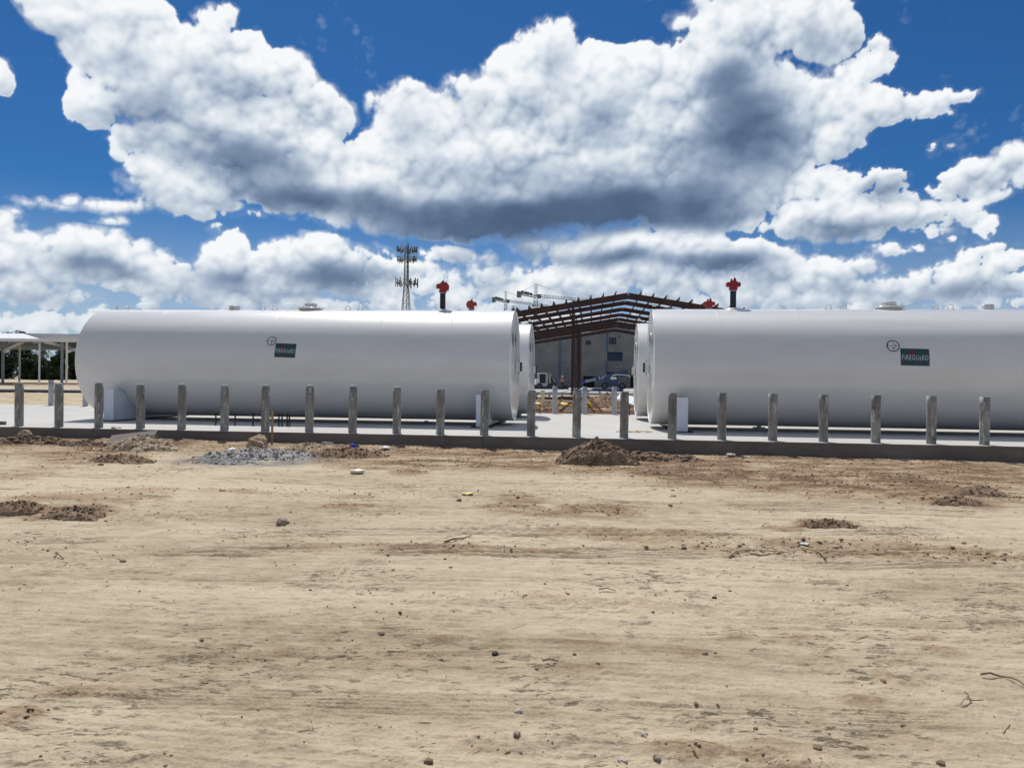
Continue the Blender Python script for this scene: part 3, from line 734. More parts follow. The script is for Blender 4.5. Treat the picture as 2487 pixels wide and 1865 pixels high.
def decal(name, mp, vf, m_, parent):
    vs, fs = vf; mb = MB(); mb.add([mp(p) for p in vs], fs); return mb.build(name, m_, parent)
FWORD = text_on('FiREGUaRD', .150); STWORD = text_on('Steel', .085)
FX = max(abs(v.x) for v in FWORD[0]); FWORD = ([Vector((v.x*.315/FX, v.y*1.25, 0)) for v in FWORD[0]], FWORD[1])

def pump_head(M, mirror, both):
    """red turbine pump head; small relief housing to one side, or one on each side"""
    s = -1 if mirror else 1
    b = MB()
    b.cyl((0,0,0), (0,0,.05), .135, n=18, M=M)
    if not both:
        b.box((.045*s, 0, .17), (.27, .24, .235), M)                 # main casting
        b.box((.035*s, 0, .305), (.19, .19, .04), M)
        b.cyl((.0,0,.30), (.0,0,.385), .05, .040, n=12, M=M)
        b.box((-.145*s, 0, .185), (.13, .18, .13), M)                # side housing
        b.cyl((-.15*s,0,.24), (-.15*s,0,.285), .045, .035, n=10, M=M)
        b.cyl((.18*s,0,.18), (.205*s,0,.18), .085, n=14, M=M)
    else:
        b.box((0, 0, .15), (.24, .22, .20), M); b.box((0, 0, .265), (.17, .18, .04), M)
        for q_ in (-1, 1):
            b.box((q_*.155, 0, .165), (.09, .19, .135), M); b.cyl((q_*.20,0,.165), (q_*.225,0,.165), .055, n=12, M=M)
        b.cyl((-.055,0,.28), (-.055,0,.345), .034, n=10, M=M); b.cyl((.045,0,.28), (.045,0,.375), .046, .038, n=12, M=M)
    return b
def make_tank(cx, cy, L, slope, label, group, fittings, pump=None, head_side=0, vent_end=0, rail=None, saddles=(), seams=(), decals=None, strap=None, front=True):
    yaw = -math.atan(slope); c0 = Vector((cx, cy, 0))
    root = thing('storage_tank', label, 'fuel tank', c0, yaw, group)
    H = L/2; C = Matrix.Translation((0, 0, Z_T))
    b = MB(); k = .012
    prof = [(R_T, -H+k), (R_T, -H+k+.06)]
    for sx in sorted(list(seams)): prof += [(R_T, sx-.03), (R_T, sx-.014), (R_T+.003, sx-.006), (R_T+.003, sx+.006), (R_T, sx+.014), (R_T, sx+.03)]
    prof += [(R_T, H-k-.06), (R_T, H-k)]
    prof = [p for i, p in enumerate(prof)]
    b.lathe(prof, 160, C, axis='X'); b.build('shell', M_TANK, root)
    for s in (-1, 1):       # rounded knuckle, then a shallow dished end
        b = MB(); pr = [(R_T, s*(H-k)), (R_T-.002, s*(H-k+.006)), (R_T-.008, s*H), (R_T-.022, s*H), (R_T-.026, s*(H-.004)), (R_T-.028, s*(H-.030)), (R_T-.034, s*(H-.036))]
        pr += [(R_T*.975*math.cos(a), s*(H - .036 + .085*math.sin(a))) for a in np.linspace(.10, math.pi/2-.002, 16)]
        if s < 0: pr = pr[::-1]
        b.lathe(pr, 160, C, axis='X'); b.build('head', M_TANK, root)
    def top(x): return Vector((x, 0, Z_T+R_T))
    for kind, x in fittings:
        T = Matrix.Translation(top(x))
        if kind == 'lug':
            b = MB()
            b.tube([(-.10,0,-.03),(-.085,0,.08),(-.05,0,.14),(0,0,.16),(.05,0,.14),(.085,0,.08),(.10,0,-.03)], .014, 8, T)
            b.tube([(-.085,0,.02),(0,0,.045),(.085,0,.02)], .010, 6, T); b.box((0,0,-.005), (.30,.16,.025), T)
            b.build('lifting_lug', M_TANK, root)
        elif kind == 'manhole':
            b = MB(); b.lathe([(.37,-.12),(.37,.02),(.46,.035),(.46,.065),(.40,.085),(0,.085)], 32, T)
            mh = b.build('manhole', M_TANK, root)
            b = MB(); b.lathe([(.21,.085),(.21,.13),(.235,.135),(.235,.155),(.21,.16),(.21,.195),(.225,.20),(.225,.225),(0,.235)], 28, T); b.build('manhole_lid', M_TANK, mh)
            for j in range(14):
                a = 2*math.pi*j/14; MB().cyl((.43*math.cos(a), .43*math.sin(a), .06), (.43*math.cos(a), .43*math.sin(a), .10), .016, n=6, M=T).build('bolt', M_TANK, mh)
        elif kind == 'neck':
            b = MB(); b.lathe([(.185,-.10),(.185,.14),(.175,.15),(0,.15)], 26, T); nk = b.build('pipe_neck', M_TANK, root)
            if strap: MB().box((-.02,-.186,.045), (.13,.008,.045), T).build('label_strip', M_YELT, nk)
        elif kind == 'cap':
            b = MB(); b.cyl((0,0,-.05),(0,0,.035),.06,n=12,M=T); b.build('fill_cap', M_TANK, root)
    if vent_end:
        T = Matrix.Translation(top(vent_end*(H-.10)))
        b = MB(); b.cyl((0,0,-.03),(0,0,.05),.07,n=12,M=T); b.cyl((0,0,.05),(0,0,.09),.035,n=10,M=T); v = b.build('vent_pipe', M_RUBBER, root)
        b = MB(); b.lathe([(.04,.09),(.055,.10),(.055,.17),(.03,.19),(0,.19)], 14, T); b.build('vent_cap', M_WHITE, v)
    if rail is not None:
        T = Matrix.Translation(top(rail)); b = MB()
        b.tube([(-.20,0,-.04),(-.20,0,.13),(-.18,0,.155),(.17,0,.115),(.20,0,.09),(.20,0,-.04)], .020, 8, T)
        b.cyl((-.24,0,.03),(-.24,0,.12),.03,n=8,M=T); b.build('vent_rail', M_TANK, root)
    if pump:
        px_, mirror, both = pump; T = Matrix.Translation(top(px_))
        b = MB(); b.lathe([(.30,-.05),(.28,.02),(.13,.045)], 24, T); b.build('riser_flange', M_TANK, root)
        b = MB(); b.cyl((0,0,-.03),(0,0,.62),.095,n=18,M=T); rs = b.build('riser_pipe', M_BLACK, root)
        T2 = Matrix.Translation(top(px_) + Vector((0,0,.62)))
        pump_head(T2, mirror, both).build('pump_head', M_RED, rs)
        MB().tube([(.02,0,.36),(.02,0,.47),(.05,0,.49)], .008, 6, T2).build('sensor_wire', M_CPOST, rs)
        MB().cyl((0,0,.575),(0,0,.60),.115,n=18,M=T).build('collar', M_GALV, rs)
    for sx in saddles:
        sd = None
        hw_ = 2.12; zt = 1.02
        b = MB()
        for x_ in (sx-.13, sx+.13):     # two webs cut to the tank's curve
            n = 28; yy = np.linspace(-hw_+.02, hw_-.02, n); up_ = []
            for y_ in yy:
                r_ = R_T+.012
                z_ = Z_T - math.sqrt(max(r_*r_-y_*y_, 0)) if abs(y_) < r_ else 9
                up_.append(min(z_, zt - .62*max(0, (hw_-.25-abs(y_))/hw_)**1.0, zt))
            lo = [(x_-.008, y_, .03) for y_ in yy]; hi = [(x_-.008, y_, z_) for y_, z_ in zip(yy, up_)]
            lo2 = [(x_+.008, y_, .03) for y_ in yy]; hi2 = [(x_+.008, y_, z_) for y_, z_ in zip(yy, up_)]
            vs = lo+hi+lo2+hi2; fs = []
            for j in range(n-1):
                fs += [(j,j+1,n+j+1,n+j), (2*n+j+1,2*n+j,3*n+j,3*n+j+1), (n+j,n+j+1,3*n+j+1,3*n+j)]
            b.add(vs, fs)
        sd = b.build('saddle', M_SADDLE, root)
        for s in (-1, 1):
            MB().box((sx, s*hw_, (zt+.03)/2), (.33, .02, zt-.03)).build('end_plate', M_SADDLE, sd)
        MB().box((sx, 0, .016), (.62, 2*hw_+.12, .028)).build('base_pad', M_RUBBER, sd)
    # box, round badge and small lifting eyes on the end that faces the gap
    if head_side:
        s = head_side; xh = s*(H+.07)
        b = MB(); b.box((xh+s*.06, -.38, Z_T-.04), (.14, .30, .28)); bx = b.build('junction_box', M_TANK, root)
        MB().box((xh+s*.155, -.38, Z_T-.04), (.045, .33, .30)).build('box_cover', M_BLACK, bx)
        MB().cyl((xh+s*.08, -.38, Z_T+.13), (xh+s*.08, -.38, Z_T+.19), .02, n=8).build('cable_gland', M_CPOST, bx)
        MB().cyl((xh+s*.08, -.38, Z_T-.28), (xh+s*.08, -.38, Z_T-.19), .015, n=8).build('cable_gland', M_CPOST, bx)
        T = Matrix.Translation((xh - s*.015, -1.02, Z_T+.80)) @ Matrix.Rotation(s*math.pi/2, 4, 'Y')
        bd = MB().lathe([(.215,0),(.215,.03),(0,.032)], 32, T).build('round_badge', M_WHITE, root)
        MB().lathe([(.215,.031),(.215,.036),(.150,.036)], 32, T).build('badge_rim', M_BLACK, bd)
        MB().lathe([(.10,.031),(.10,.036),(0,.036)], 20, T).build('badge_centre', M_NAVY, bd)
        for z_ in (1.25, -.33):
            MB().tube([(xh-s*.10,.0,Z_T+z_+.0),(xh+s*.02,0,Z_T+z_+.01),(xh+s*.02,0,Z_T+z_+.06),(xh-s*.10,0,Z_T+z_+.07)], .012, 6).build('lifting_eye', M_TANK, root)
    if decals:
        se, the, sp, thp, wd, hd, rot = decals
        C2 = lambda f: (lambda p: f(p) + Vector((0,0,Z_T)))
        mp = C2(on_shell(se, the, rot, .004)); R_ = wd*.222
        em_ = decal('round_emblem', mp, disc2(0,0,R_), M_EMB, root)
        mp2 = C2(on_shell(se, the, rot, .007))
        decal('emblem_ring', mp2, ring2(0,0,R_*.86,R_*1.02), M_NAVY, em_)
        decal('emblem_star', mp2, star4(R_*.06, R_*.44, R_*.42), M_EYEL, em_)
        decal('emblem_star', mp2, star4(R_*.42, R_*.02, R_*.42), M_EORA, em_)
        decal('emblem_star', mp2, star4(R_*.06, -R_*.44, R_*.42), M_EBLUE, em_)
        decal('emblem_word', mp2, ([Vector((v.x*.95-R_*.36, v.y+R_*.03, 0))*1.0 for v in STWORD[0]], STWORD[1]), M_NAVY, em_)
        mp = C2(on_shell(sp, thp, rot, .004)); pl = decal('sign_plate', mp, flat_patch(wd, hd, 2, 8), M_GREEN, root)
        mp2 = C2(on_shell(sp, thp, rot, .008)); kx = wd/.69
        decal('sign_word', mp2, ([Vector((v.x*kx, v.y*hd/.46-.04*hd, 0)) for v in FWORD[0]], FWORD[1]), M_LETTER, pl)
        fl = [(-.055,.035),(-.075,.09),(-.055,.14),(-.03,.205),(-.018,.215),(-.005,.18),(.02,.13),(.035,.085),(.02,.035)]
        decal('sign_flame', mp2, ([Vector(((x-.05)*kx, y*hd/.46, 0)) for x, y in fl], [tuple(range(len(fl)))]), M_FLAME, pl)
        for j in range(16):
            if j in (8, 11): continue
            x_ = (-.5 + (j+.5)/16)*wd*.86
            decal('small_print', mp2, ([Vector(p) for p in ((x_-.013,-hd*.40,0),(x_+.013,-hd*.40,0),(x_+.013,-hd*.31,0),(x_-.013,-hd*.31,0))], [(0,1,2,3)]), M_LETTERD, pl)
    if strap:
        x0 = strap; fv = lambda th, x: Vector((x, -(R_T+.004)*math.sin(th), Z_T+(R_T+.004)*math.cos(th)))
        b = MB(); vs = []; 
        for th, xa, xb in ((.30,x0-.18,x0+.06),(.24,x0-.14,x0+.10),(.18,x0-.05,x0+.12)): vs += [fv(th,xa), fv(th,xb)]
        b.add(vs, [(0,1,3,2),(2,3,5,4)]); b.build('yellow_mark', M_YELT, root)
    return root
def s_of(px, cx, cy, slope, off):
    """distance along a tank's axis of what the photograph shows at column px, off metres to the front of the axis plane"""
    d = Vector((1, -slope)).normalized(); n = Vector((slope, 1)).normalized(); r = ray(px, 928); k = r.x/r.y
    o = Vector((cx, cy)) - n*off   # o + s d lies on the ray x = k y
    return (k*o.y - o.x)/(d.x - k*d.y)
TG = 'white horizontal fuel tanks on the slab'
SL1, SL2 = .101, .116
# near left
x1, x0 = .11, -14.18; L1 = (x1-x0)*math.hypot(1, SL1); c1 = ((x0+x1)/2, 24.72 - SL1*((x0+x1)/2))
f1 = lambda px, off=0: s_of(px, *c1, SL1, off)
th = lambda h: math.asin(h/R_T)
make_tank(*c1, L1, SL1, 'nearer white fuel tank on the left, its rounded left end fully in view', TG,
    [('neck', f1(568)), ('lug', f1(636)), ('lug', f1(665)), ('manhole', f1(753)), ('lug', f1(843)), ('lug', f1(873)), ('cap', f1(338)), ('cap', f1(1112))],
    pump=(f1(1073), False, False), head_side=1, vent_end=1, rail=f1(297), saddles=(f1(265, 2.12), f1(1170, 2.12)),
    seams=(f1(700), f1(950), f1(1112), f1(430)), decals=(f1(656,1.79), th(.68), f1(692,1.79), th(.38), .69, .46, -.03), strap=f1(735), front=True)
# near right
x0, x1 = 4.42, 18.75; L2 = (x1-x0)*math.hypot(1, SL2); c2 = ((x0+x1)/2, 24.25 - SL2*((x0+x1)/2))
f2 = lambda px, off=0: s_of(px, *c2, SL2, off)
make_tank(*c2, L2, SL2, 'long white fuel tank on the right, nearer row, running out of the frame', TG,
    [('neck', f2(2395)), ('lug', f2(2046)), ('lug', f2(2010)), ('manhole', f2(2156)), ('lug', f2(2270)), ('lug', f2(2306)), ('cap', f2(1935))],
    pump=(f2(1778), True, True), head_side=-1, vent_end=-1, saddles=(f2(1658, 2.12), f2(2820, 2.12)),
    seams=(f2(1730), f2(1912), f2(2230)), decals=(f2(2170,1.79), th(.62), f2(2221,1.79), th(.30), .78, .50, -.02), front=True)
# far left and far right
x1, x0 = .80, -13.5; L3 = L1; c3 = ((x0+x1)/2, 30.35 - .10*((x0+x1)/2) + .02)
f3 = lambda px, off=0: s_of(px, *c3, .10, off)
make_tank(*c3, L3, .10, 'white fuel tank in the far row, mostly hidden behind the left tank', TG,
    [('manhole', f3(880)), ('cap', f3(1270))], pump=(f3(1143), True, False), head_side=1, vent_end=1, saddles=(f3(1225, 2.12), -5.2), seams=(f3(1100),))
x0, x1 = 4.95, 19.2; c4 = ((x0+x1)/2, 29.9 - .11*((x0+x1)/2))
f4 = lambda px, off=0: s_of(px, *c4, .11, off)
make_tank(*c4, L2, .11, 'white fuel tank in the far row, mostly hidden behind the right tank', TG,
    [('manhole', f4(2050))], pump=(f4(1720), True, True), head_side=-1, vent_end=-1, saddles=(f4(1640, 2.12), 5.2), seams=(f4(1700),))

# ------------------------------------------------------------------ bollards
def along(px, off):
    """point on the line off metres behind the slab's front edge, seen at column px"""
    r = ray(px, 1050); k = r.x/r.y; n = VDIR*off; y = (19.15 + n.y + .105*n.x)/(1 + .105*k); return Vector((k*y, y, 0))
BX = [46,143,239.5,341,441,545,644,751,856,963.5,1069,1176,1289.5,1400,1515.5,1632.5,1753,1876.5,2000,2127,2262,2391]
pl_ = lambda k: 'leftmost' if k == 0 else 'rightmost'
place = ['at the left edge of the photo', 'left of the tank, second from the left', 'in front of the left tank\'s rounded end and first saddle',
  'just right of the left tank\'s first saddle', 'fifth from the left, before the first bent conduit stubs', 'beside the single black conduit stub under the left tank',
  'between the wooden stake and the lone conduit stubs', 'right of the wooden stake and the four conduit stubs', 'below the manhole of the left tank, ninth from the left', 'last of the row that has a domed cement cap',
  'under the red pump of the left tank', 'covering the left tank\'s right saddle', 'at the right end of the left tank, before the gap', 'in the gap in front of the steel columns', 'in the gap left of the orange twine',
  'beside the right tank\'s white saddle', 'second right of the white saddle', 'third to the right of the white saddle', 'left of the emblem on the right tank, two bollards away', 'just left of the round emblem on the right tank',
  'just right of the right tank\'s green sign', 'nearest to the right edge of the photo']
r0 = random.Random(3)
def boll_mesh(cap):
    b = MB(); n = 28; R_ = .112; hgt = 1.185
    b.lathe([(R_+.002,.0),(R_,.02)] + [(R_, z_) for z_ in np.linspace(.1, hgt-.004, 9)], n)
    return b
for k, px in enumerate(BX):
    p = along(px, .36); capd = k <= 9
    h_ = r0.uniform(1.165, 1.205)
    root = thing('bollard', ('round-capped ' if capd else 'flat-topped ') + 'cement-stained bollard ' + place[k], 'bollard', p, r0.uniform(0, 6.28), 'bollards along the front of the slab')
    root.rotation_euler.x = r0.uniform(-.008, .008); root.rotation_euler.y = r0.uniform(-.008, .008)
    b = MB(); R_ = .112
    b.lathe([(R_+.004,-.01),(R_,.015)] + [(R_, z_) for z_ in np.linspace(.1, h_, 8)] + [(R_-.012, h_), (R_-.012, h_-.03)], 28)
    b.build('post', M_BOLL, root)
    if capd:
        MB().lathe([(R_-.013,h_-.03),(R_-.006,h_+.004),(R_-.012,h_+.03),(R_*.68,h_+.062+r0.uniform(-.008,.01)),(R_*.34,h_+.078),(0,h_+.082)], 20).build('cement_cap', M_CAP, root)
    else:
        MB().lathe([(R_-.013,h_-.03),(R_-.014,h_-.012),(0,h_-.008)], 20).build('concrete_fill', M_CAP, root)
def backrow(px, off=14.55):
    r = ray(px, 1004); k = r.x/r.y; n = VDIR*off; y = (19.15 + n.y + .105*n.x)/(1 + .105*k); return Vector((k*y, y, 0))
GB = [(123.5,'smooth galvanised bollard behind the second stained one at the left'), (207,'galvanised bollard half hidden behind the left tank\'s rounded end'),
      (1347.4,'galvanised bollard on the far side of the gap, nearest the left tanks'), (1419.7,'galvanised bollard in the middle of the gap behind the steel columns\' foot'), (1492,'galvanised bollard on the far side of the gap, nearest the right tanks')]
for k, (px, lb) in enumerate(GB):
    root = thing('bollard', lb, 'bollard', backrow(px), r0.uniform(0,6), 'galvanised bollards along the far edge of the slab')
    h_ = 1.24; R_ = .118
    MB().lathe([(R_,-.01)] + [(R_, z_) for z_ in np.linspace(.05, h_, 5)] + [(R_-.012,h_),(R_-.012,h_-.03)], 24).build('post', M_GALV, root)
    MB().lathe([(R_-.013,h_-.03),(0,h_-.02)], 16).build('concrete_fill', M_CAP, root)

# conduit stubs standing out of the slab under the left tank
CS = [(523.8,'single black conduit stub left of the sixth bollard'),(570.6,'single black conduit stub right of the sixth bollard'),(614.4,'black conduit stub just left of the seventh bollard'),
      (677,'leftmost of the four black conduit stubs right of the wooden stake'),(684.5,'second of the four black conduit stubs right of the wooden stake'),(697,'third of the four black conduit stubs right of the wooden stake'),(702.5,'rightmost of the four black conduit stubs right of the wooden stake')]
for px, lb in CS:
    q_ = along(px, 2.35)
    root = thing('conduit_stub', lb, 'pipe stub', q_, 0, 'black conduit stubs under the left tank')
    MB().cyl((0,0,-.01),(0,0,.36),.024,n=10).build('pipe', M_BLACK, root)
    MB().cyl((0,0,.33),(0,0,.385),.034,n=10).build('end_cap', M_RUBBER, root)
    MB().cyl((0,0,-.005),(0,0,.03),.036,n=10).build('foot_sleeve', M_CPOST, root)
for px, lb in ((1311,'thin dark stake at the far slab edge left of the gap bollards'),(1529,'thin dark stake at the far slab edge right of the gap bollards')):
    p = backrow(px, 14.2); o = MB().cyl((0,0,0),(.01,0,.42),.026,n=8).cyl((.01,0,.36),(.01,0,.44),.036,n=8).build('steel_stake', M_RUST, None); o.location = p
    props(o, lb, 'stake', 'steel stakes at the far slab edge')
# low drain boxes on the slab
for k, (px, py, lb) in enumerate([(1035, 1027, 'small dark drain box on the lit strip under the left tank'), (1843, 1040, 'small dark drain box on the lit strip under the right tank')]):
    p = on_z(px, py, 0.0); o = MB().box((0,0,.02),(.36,.2,.04)).cyl((0,0,.04),(0,0,.075),.07,n=12).build('drain_box', M_CPOST, None); o.location = p; o.rotation_euler.z = YAW; props(o, lb, 'drain box')
# orange twine and a little litter on the slab
p = on_z(1540, 1049, .006); pts = []; R1 = random.Random(4)
for k in range(60):
    u = k/59; pts.append(((u-.5)*1.05 + .10*math.sin(u*25), .28*math.sin(u*11)*math.exp(-((u-.65)/.25)**2) + .04*math.sin(u*31), .004 + .012*abs(math.sin(u*17))))
o = MB().tube(pts, .011, 5).build('twine', M_TWINE, None); o.location = p; props(o, 'tangled orange twine on the pale slab in the gap', 'twine')
for px, py, r_, lb in [(277,1041,.07,'larger of the two small stones beside the fourth bollard on the slab'),(290,1040,.05,'smaller of the two small stones beside the fourth bollard on the slab')]:
    p = on_z(px, py, .0); o = MB().rock((0,0,r_*.35), r_, seed=int(px), sub=1, flat=.5).build('stone', M_STONEP, None); o.location = p; props(o, lb, 'stone')
p = on_z(6, 1031, 0); b = MB(); b.bar((-.5,0,.03),(.12,-.06,.03),.10,.05); b.bar((-.45,.12,.07),(.02,.1,.07),.09,.03)
o = b.build('wood_offcut', M_CLOTH, None); o.location = p; props(o, 'dark timber offcut lying on the slab at the left edge of the photo', 'offcut')
# ------------------------------------------------------------------ steel frame building under construction
D1 = 60.0; rp = at_depth(1525.6, 707.8, D1)
BYAW = -math.atan(.11); GB_Z = .44
root = thing('steel_building_frame', 'rust-red steel building frame with bare gabled rafters seen through the gap between the tanks', 'steel frame', (rp.x, rp.y, GB_Z), BYAW)
RH = rp.z - GB_Z - .12; HWD = 11.5; SLP = .166
bds = [0, 5.8, 11.6, 17.4, 22.8, 27.7, 32.3, 40.0]
colx = (at_depth(1390, 900, D1+.5).x - rp.x)/math.cos(BYAW)
for i, bd in enumerate(bds):
    dd = .50 if i == 0 else .37
    for s in (-1, 1):
        a = Vector((0, bd, RH)); e = Vector((s*HWD, bd, RH - SLP*HWD))
        MB().ibeam(a - Vector((0,0,dd/2)), e - Vector((0,0,dd/2)), .18, dd, .03).build('rafter', M_STEEL, root)
        zc = RH - SLP*abs(colx) - dd - .005
        cx_ = s*abs(colx); wz = .18 if i == 0 else .10
        b = MB(); b.box((cx_-wz/2+.012, bd, zc/2), (.024,.22,zc)); b.box((cx_+wz/2-.012, bd, zc/2), (.024,.22,zc)); b.box((cx_, bd, zc/2), (wz-.05,.02,zc-.002)); b.box((cx_, bd, .0), (.4,.36,.04))
        b.build('column', M_STEEL, root)
for s in (-1, 1):
    for k in range(1, 12):
        x_ = s*k*1.0; z_ = RH - SLP*abs(x_) + .11
        p0 = Vector((x_, -.85, z_)); p1 = Vector((x_, 40.4, z_))
        b = MB(); b.box((x_, (p0.y+p1.y)/2, z_), (.05, p1.y-p0.y, .22)); b.box((x_+.035, (p0.y+p1.y)/2, z_+.10), (.07, p1.y-p0.y, .014)); b.box((x_-.035, (p0.y+p1.y)/2, z_-.10), (.07, p1.y-p0.y, .014))
        b.build('purlin', M_STEEL, root)
        MB().box((x_-.06, -.02, z_-.05), (.10, .10, .12)).build('purlin_clip', M_STEEL, root)
# a few bolts standing on the first rafter
for x_ in (-3.1, 1.4, 3.2, 6.1):
    MB().cyl((x_, 0, RH-SLP*abs(x_)), (x_, 0, RH-SLP*abs(x_)+.28), .014, n=6).build('safety_post', M_STEEL, root)

# ------------------------------------------------------------------ grey block building behind the frame
WD = 121.0; wc = at_depth(1441.5, 930, WD); WZ = .60
wroot = thing('block_building', 'grey block building wall with dark openings behind the steel frame', 'building', (wc.x, wc.y, WZ), BYAW)
def wpt(px, py):
    """local wall coordinates of a photograph point"""
    r = ray(px, py); n = Vector((math.sin(-BYAW)*-1, math.cos(BYAW), 0)); n = Vector((.11,1,0)).normalized()
    t_ = (Vector((wc.x, wc.y, 0)).dot(n))/(r.dot(n)); w = Vector((0,0,CAMZ)) + r*t_
    d = Vector((1,-.11,0)).normalized(); return (w - Vector((wc.x,wc.y,0))).dot(d), w.z - WZ
def zr(p): return (1180+p[0]/3.95, 640+p[1]/3.95)
apex = wpt(*zr((1240,606))); lft = wpt(*zr((470,760))); slope_l = (apex[1]-lft[1])/(apex[0]-lft[0])
xl, xr = -19.0, 24.0
yl_ = apex[1]-slope_l*(apex[0]-xl); yr_ = apex[1]-slope_l*(xr-apex[0])
# openings (local rectangles)
OPS = {'window_a': ((960,740),(1008,778)), 'window_b': ((1182,710),(1250,775)), 'window_c': ((1164,848),(1312,937)), 'door_a': ((935,1080),(1040,1200)), 'door_b': ((1160,1040),(1270,1100)), 'door_c': ((1388,1080),(1470,1200))}
rects = []
for k_, (a, c) in OPS.items():
    u0, v1 = wpt(*zr(a)); u1, v0 = wpt(*zr(c)); rects.append((k_, u0, u1, max(v0, 0.0), v1))
us = sorted(set([xl, xr, apex[0]] + [r[1] for r in rects] + [r[2] for r in rects])); vmax = min(yl_, yr_)
vs_ = sorted(set([0.0, 6.2] + [r[3] for r in rects] + [r[4] for r in rects]))
b = MB()
for i in range(len(us)-1):
    for j in range(len(vs_)-1):
        um, vm = (us[i]+us[i+1])/2, (vs_[j]+vs_[j+1])/2
        if any(r[1] < um < r[2] and r[3] < vm < r[4] for r in rects): continue
        b.box((um, .15, vm), (us[i+1]-us[i], .3, vs_[j+1]-vs_[j]))
    va, vb = (apex[1]-slope_l*abs(apex[0]-us[i])), (apex[1]-slope_l*abs(apex[0]-us[i+1])); v0 = vs_[-1]
    u0, u1 = us[i], us[i+1]; va = max(va, v0+.02); vb = max(vb, v0+.02)
    b.add([(u0,0,v0),(u1,0,v0),(u1,0,vb),(u0,0,va),(u0,.3,v0),(u1,.3,v0),(u1,.3,vb),(u0,.3,va)], [(0,1,2,3),(5,4,7,6),(3,2,6,7)])
b.build('wall', M_CMU, wroot)
MB().box((0, 6.0, 3.0), (xr-xl, .1, 6.0)).build('inner_wall', M_DARK, wroot)
for k_, u0, u1, v0, v1 in rects:
    um, vm, w_, h_ = (u0+u1)/2, (v0+v1)/2, u1-u0, v1-v0
    if k_.startswith('window'):
        b = MB(); t_ = .09
        b.box((um,.12,v1-t_/2),(w_,.16,t_)); b.box((um,.12,v0+t_/2),(w_,.16,t_)); b.box((u0+t_/2,.12,vm),(t_,.16,h_-2*t_)); b.box((u1-t_/2,.12,vm),(t_,.16,h_-2*t_))
        if k_ != 'window_a': b.box((um + (w_*.30 if k_ == 'window_c' else 0),.12,vm),(t_,.14,h_-2*t_))
        wf = b.build('window', M_DARK if k_ != 'window_c' else M_BLUEG, wroot)
        MB().box((um,.16,vm),(w_-2*t_,.02,h_-2*t_)).build('pane', M_BLUEG if k_ == 'window_c' else M_GLASS, wf)
        MB().box((um,-.05,v0-.05),(w_+.3,.12,.10)).build('sill', M_CMU, wf)
    else:
        b = MB(); t_ = .08
        b.box((u0+t_/2,.12,vm),(t_,.2,h_)); b.box((u1-t_/2,.12,vm),(t_,.2,h_)); b.box((um,.12,v1-t_/2),(w_-2*t_,.2,t_)); b.box((um,.3,vm),(w_-2*t_,.04,h_-t_))
        b.build('doorway', M_DARK, wroot)
for (a, c) in (((702,742),(718,1108)), ((708,742),(712,1108)), ((1158,655),(1172,846)), ((1150,938),(1168,1042))):
    u0, v1 = wpt(*zr(a)); u1, v0 = wpt(*zr(c)); w_ = u1-u0
    if c[0]-a[0] < 6: continue
    for uu in (u0+.05, u1-.05): MB().box((uu, -.07, (v0+v1)/2), (.11 if w_ > .4 else .08, .08, v1-v0)).build('downpipe', M_BLUEP, wroot)
u, v = wpt(*zr((1280,703))); MB().cyl((u,-.12,v),(u,.02,v),.12,n=12).build('wall_lamp', M_BLACK, wroot)
u, v = wpt(*zr((1272,990))); MB().box((u,-.02,v),(1.5,.04,.08)).build('wall_bracket', M_CPOST, wroot)

# ------------------------------------------------------------------ things working in front of that building
def place_at(px, py_base, D): p = at_depth(px, py_base, D); return Vector((p.x, p.y, ground_z(p.x, p.y)))
# boom lift
p = place_at(1489, 942, 109); lift = thing('boom_lift', 'blue boom lift with its boom lowered beside the block building', 'boom lift', p, BYAW)
def wheel(parent, x, y, r, w):
    o = MB().lathe([(r*.62,-w/2),(r*.93,-w/2),(r,-w*.36),(r,w*.36),(r*.93,w/2),(r*.62,w/2)], 22, Matrix.Translation((x,y,r)) @ Matrix.Rotation(math.pi/2,4,'X')).build('tyre', M_RUBBER, parent)
    MB().lathe([(0,-w*.42),(r*.35,-w*.44),(r*.62,-w*.36),(r*.62,w*.36),(r*.35,w*.44),(0,w*.42)], 18, Matrix.Translation((x,y,r)) @ Matrix.Rotation(math.pi/2,4,'X')).build('rim', M_LIFTG, o)
for x in (-1.25, 1.3):
    for y in (-1.0, 1.0): wheel(lift, x, y, .50, .36)
MB().box((0,0,.62),(3.3,1.5,.30)).box((0,0,.86),(1.4,1.2,.22)).build('chassis', M_LIFT, lift)
b = MB(); b.box((.35,-.62,1.42),(3.6,.62,.80),taper=.94).box((2.05,-.1,1.35),(.8,1.6,.85),taper=.9); b.build('turntable_cover', M_LIFTG, lift)
b = MB(); b.box((-.35,-.66,1.34),(2.1,.66,.84),taper=.95); b.box((0,-.2,1.15),(1.0,1.4,.3)); b.build('side_cover', M_LIFT, lift)
MB().tube([(-.2,-.98,1.95),(.2,-.99,2.12),(.9,-.99,2.16),(2.2,-.99,2.05),(2.4,-.98,1.75)], .055, 8).build('handrail', M_WHITE, lift)
bm_ = MB().bar((2.1,-.62,2.65),(-4.5,-.62,1.0),.42,.58).build('boom', M_LIFT, lift)
MB().bar((2.1,-.5,2.65),(1.1,-.3,1.6),.5,.6).build('boom_pivot', M_LIFT, lift)
MB().bar((-4.4,-.5,1.0),(-5.0,-.3,.6),.2,.22).build('jib', M_LIFT, bm_)
b = MB()
for z in (.35,.9,1.35): b.tube([(-5.9,-.45,z),(-5.0,-.45,z),(-5.0,.85,z),(-5.9,.85,z),(-5.9,-.45,z)], .03, 6)
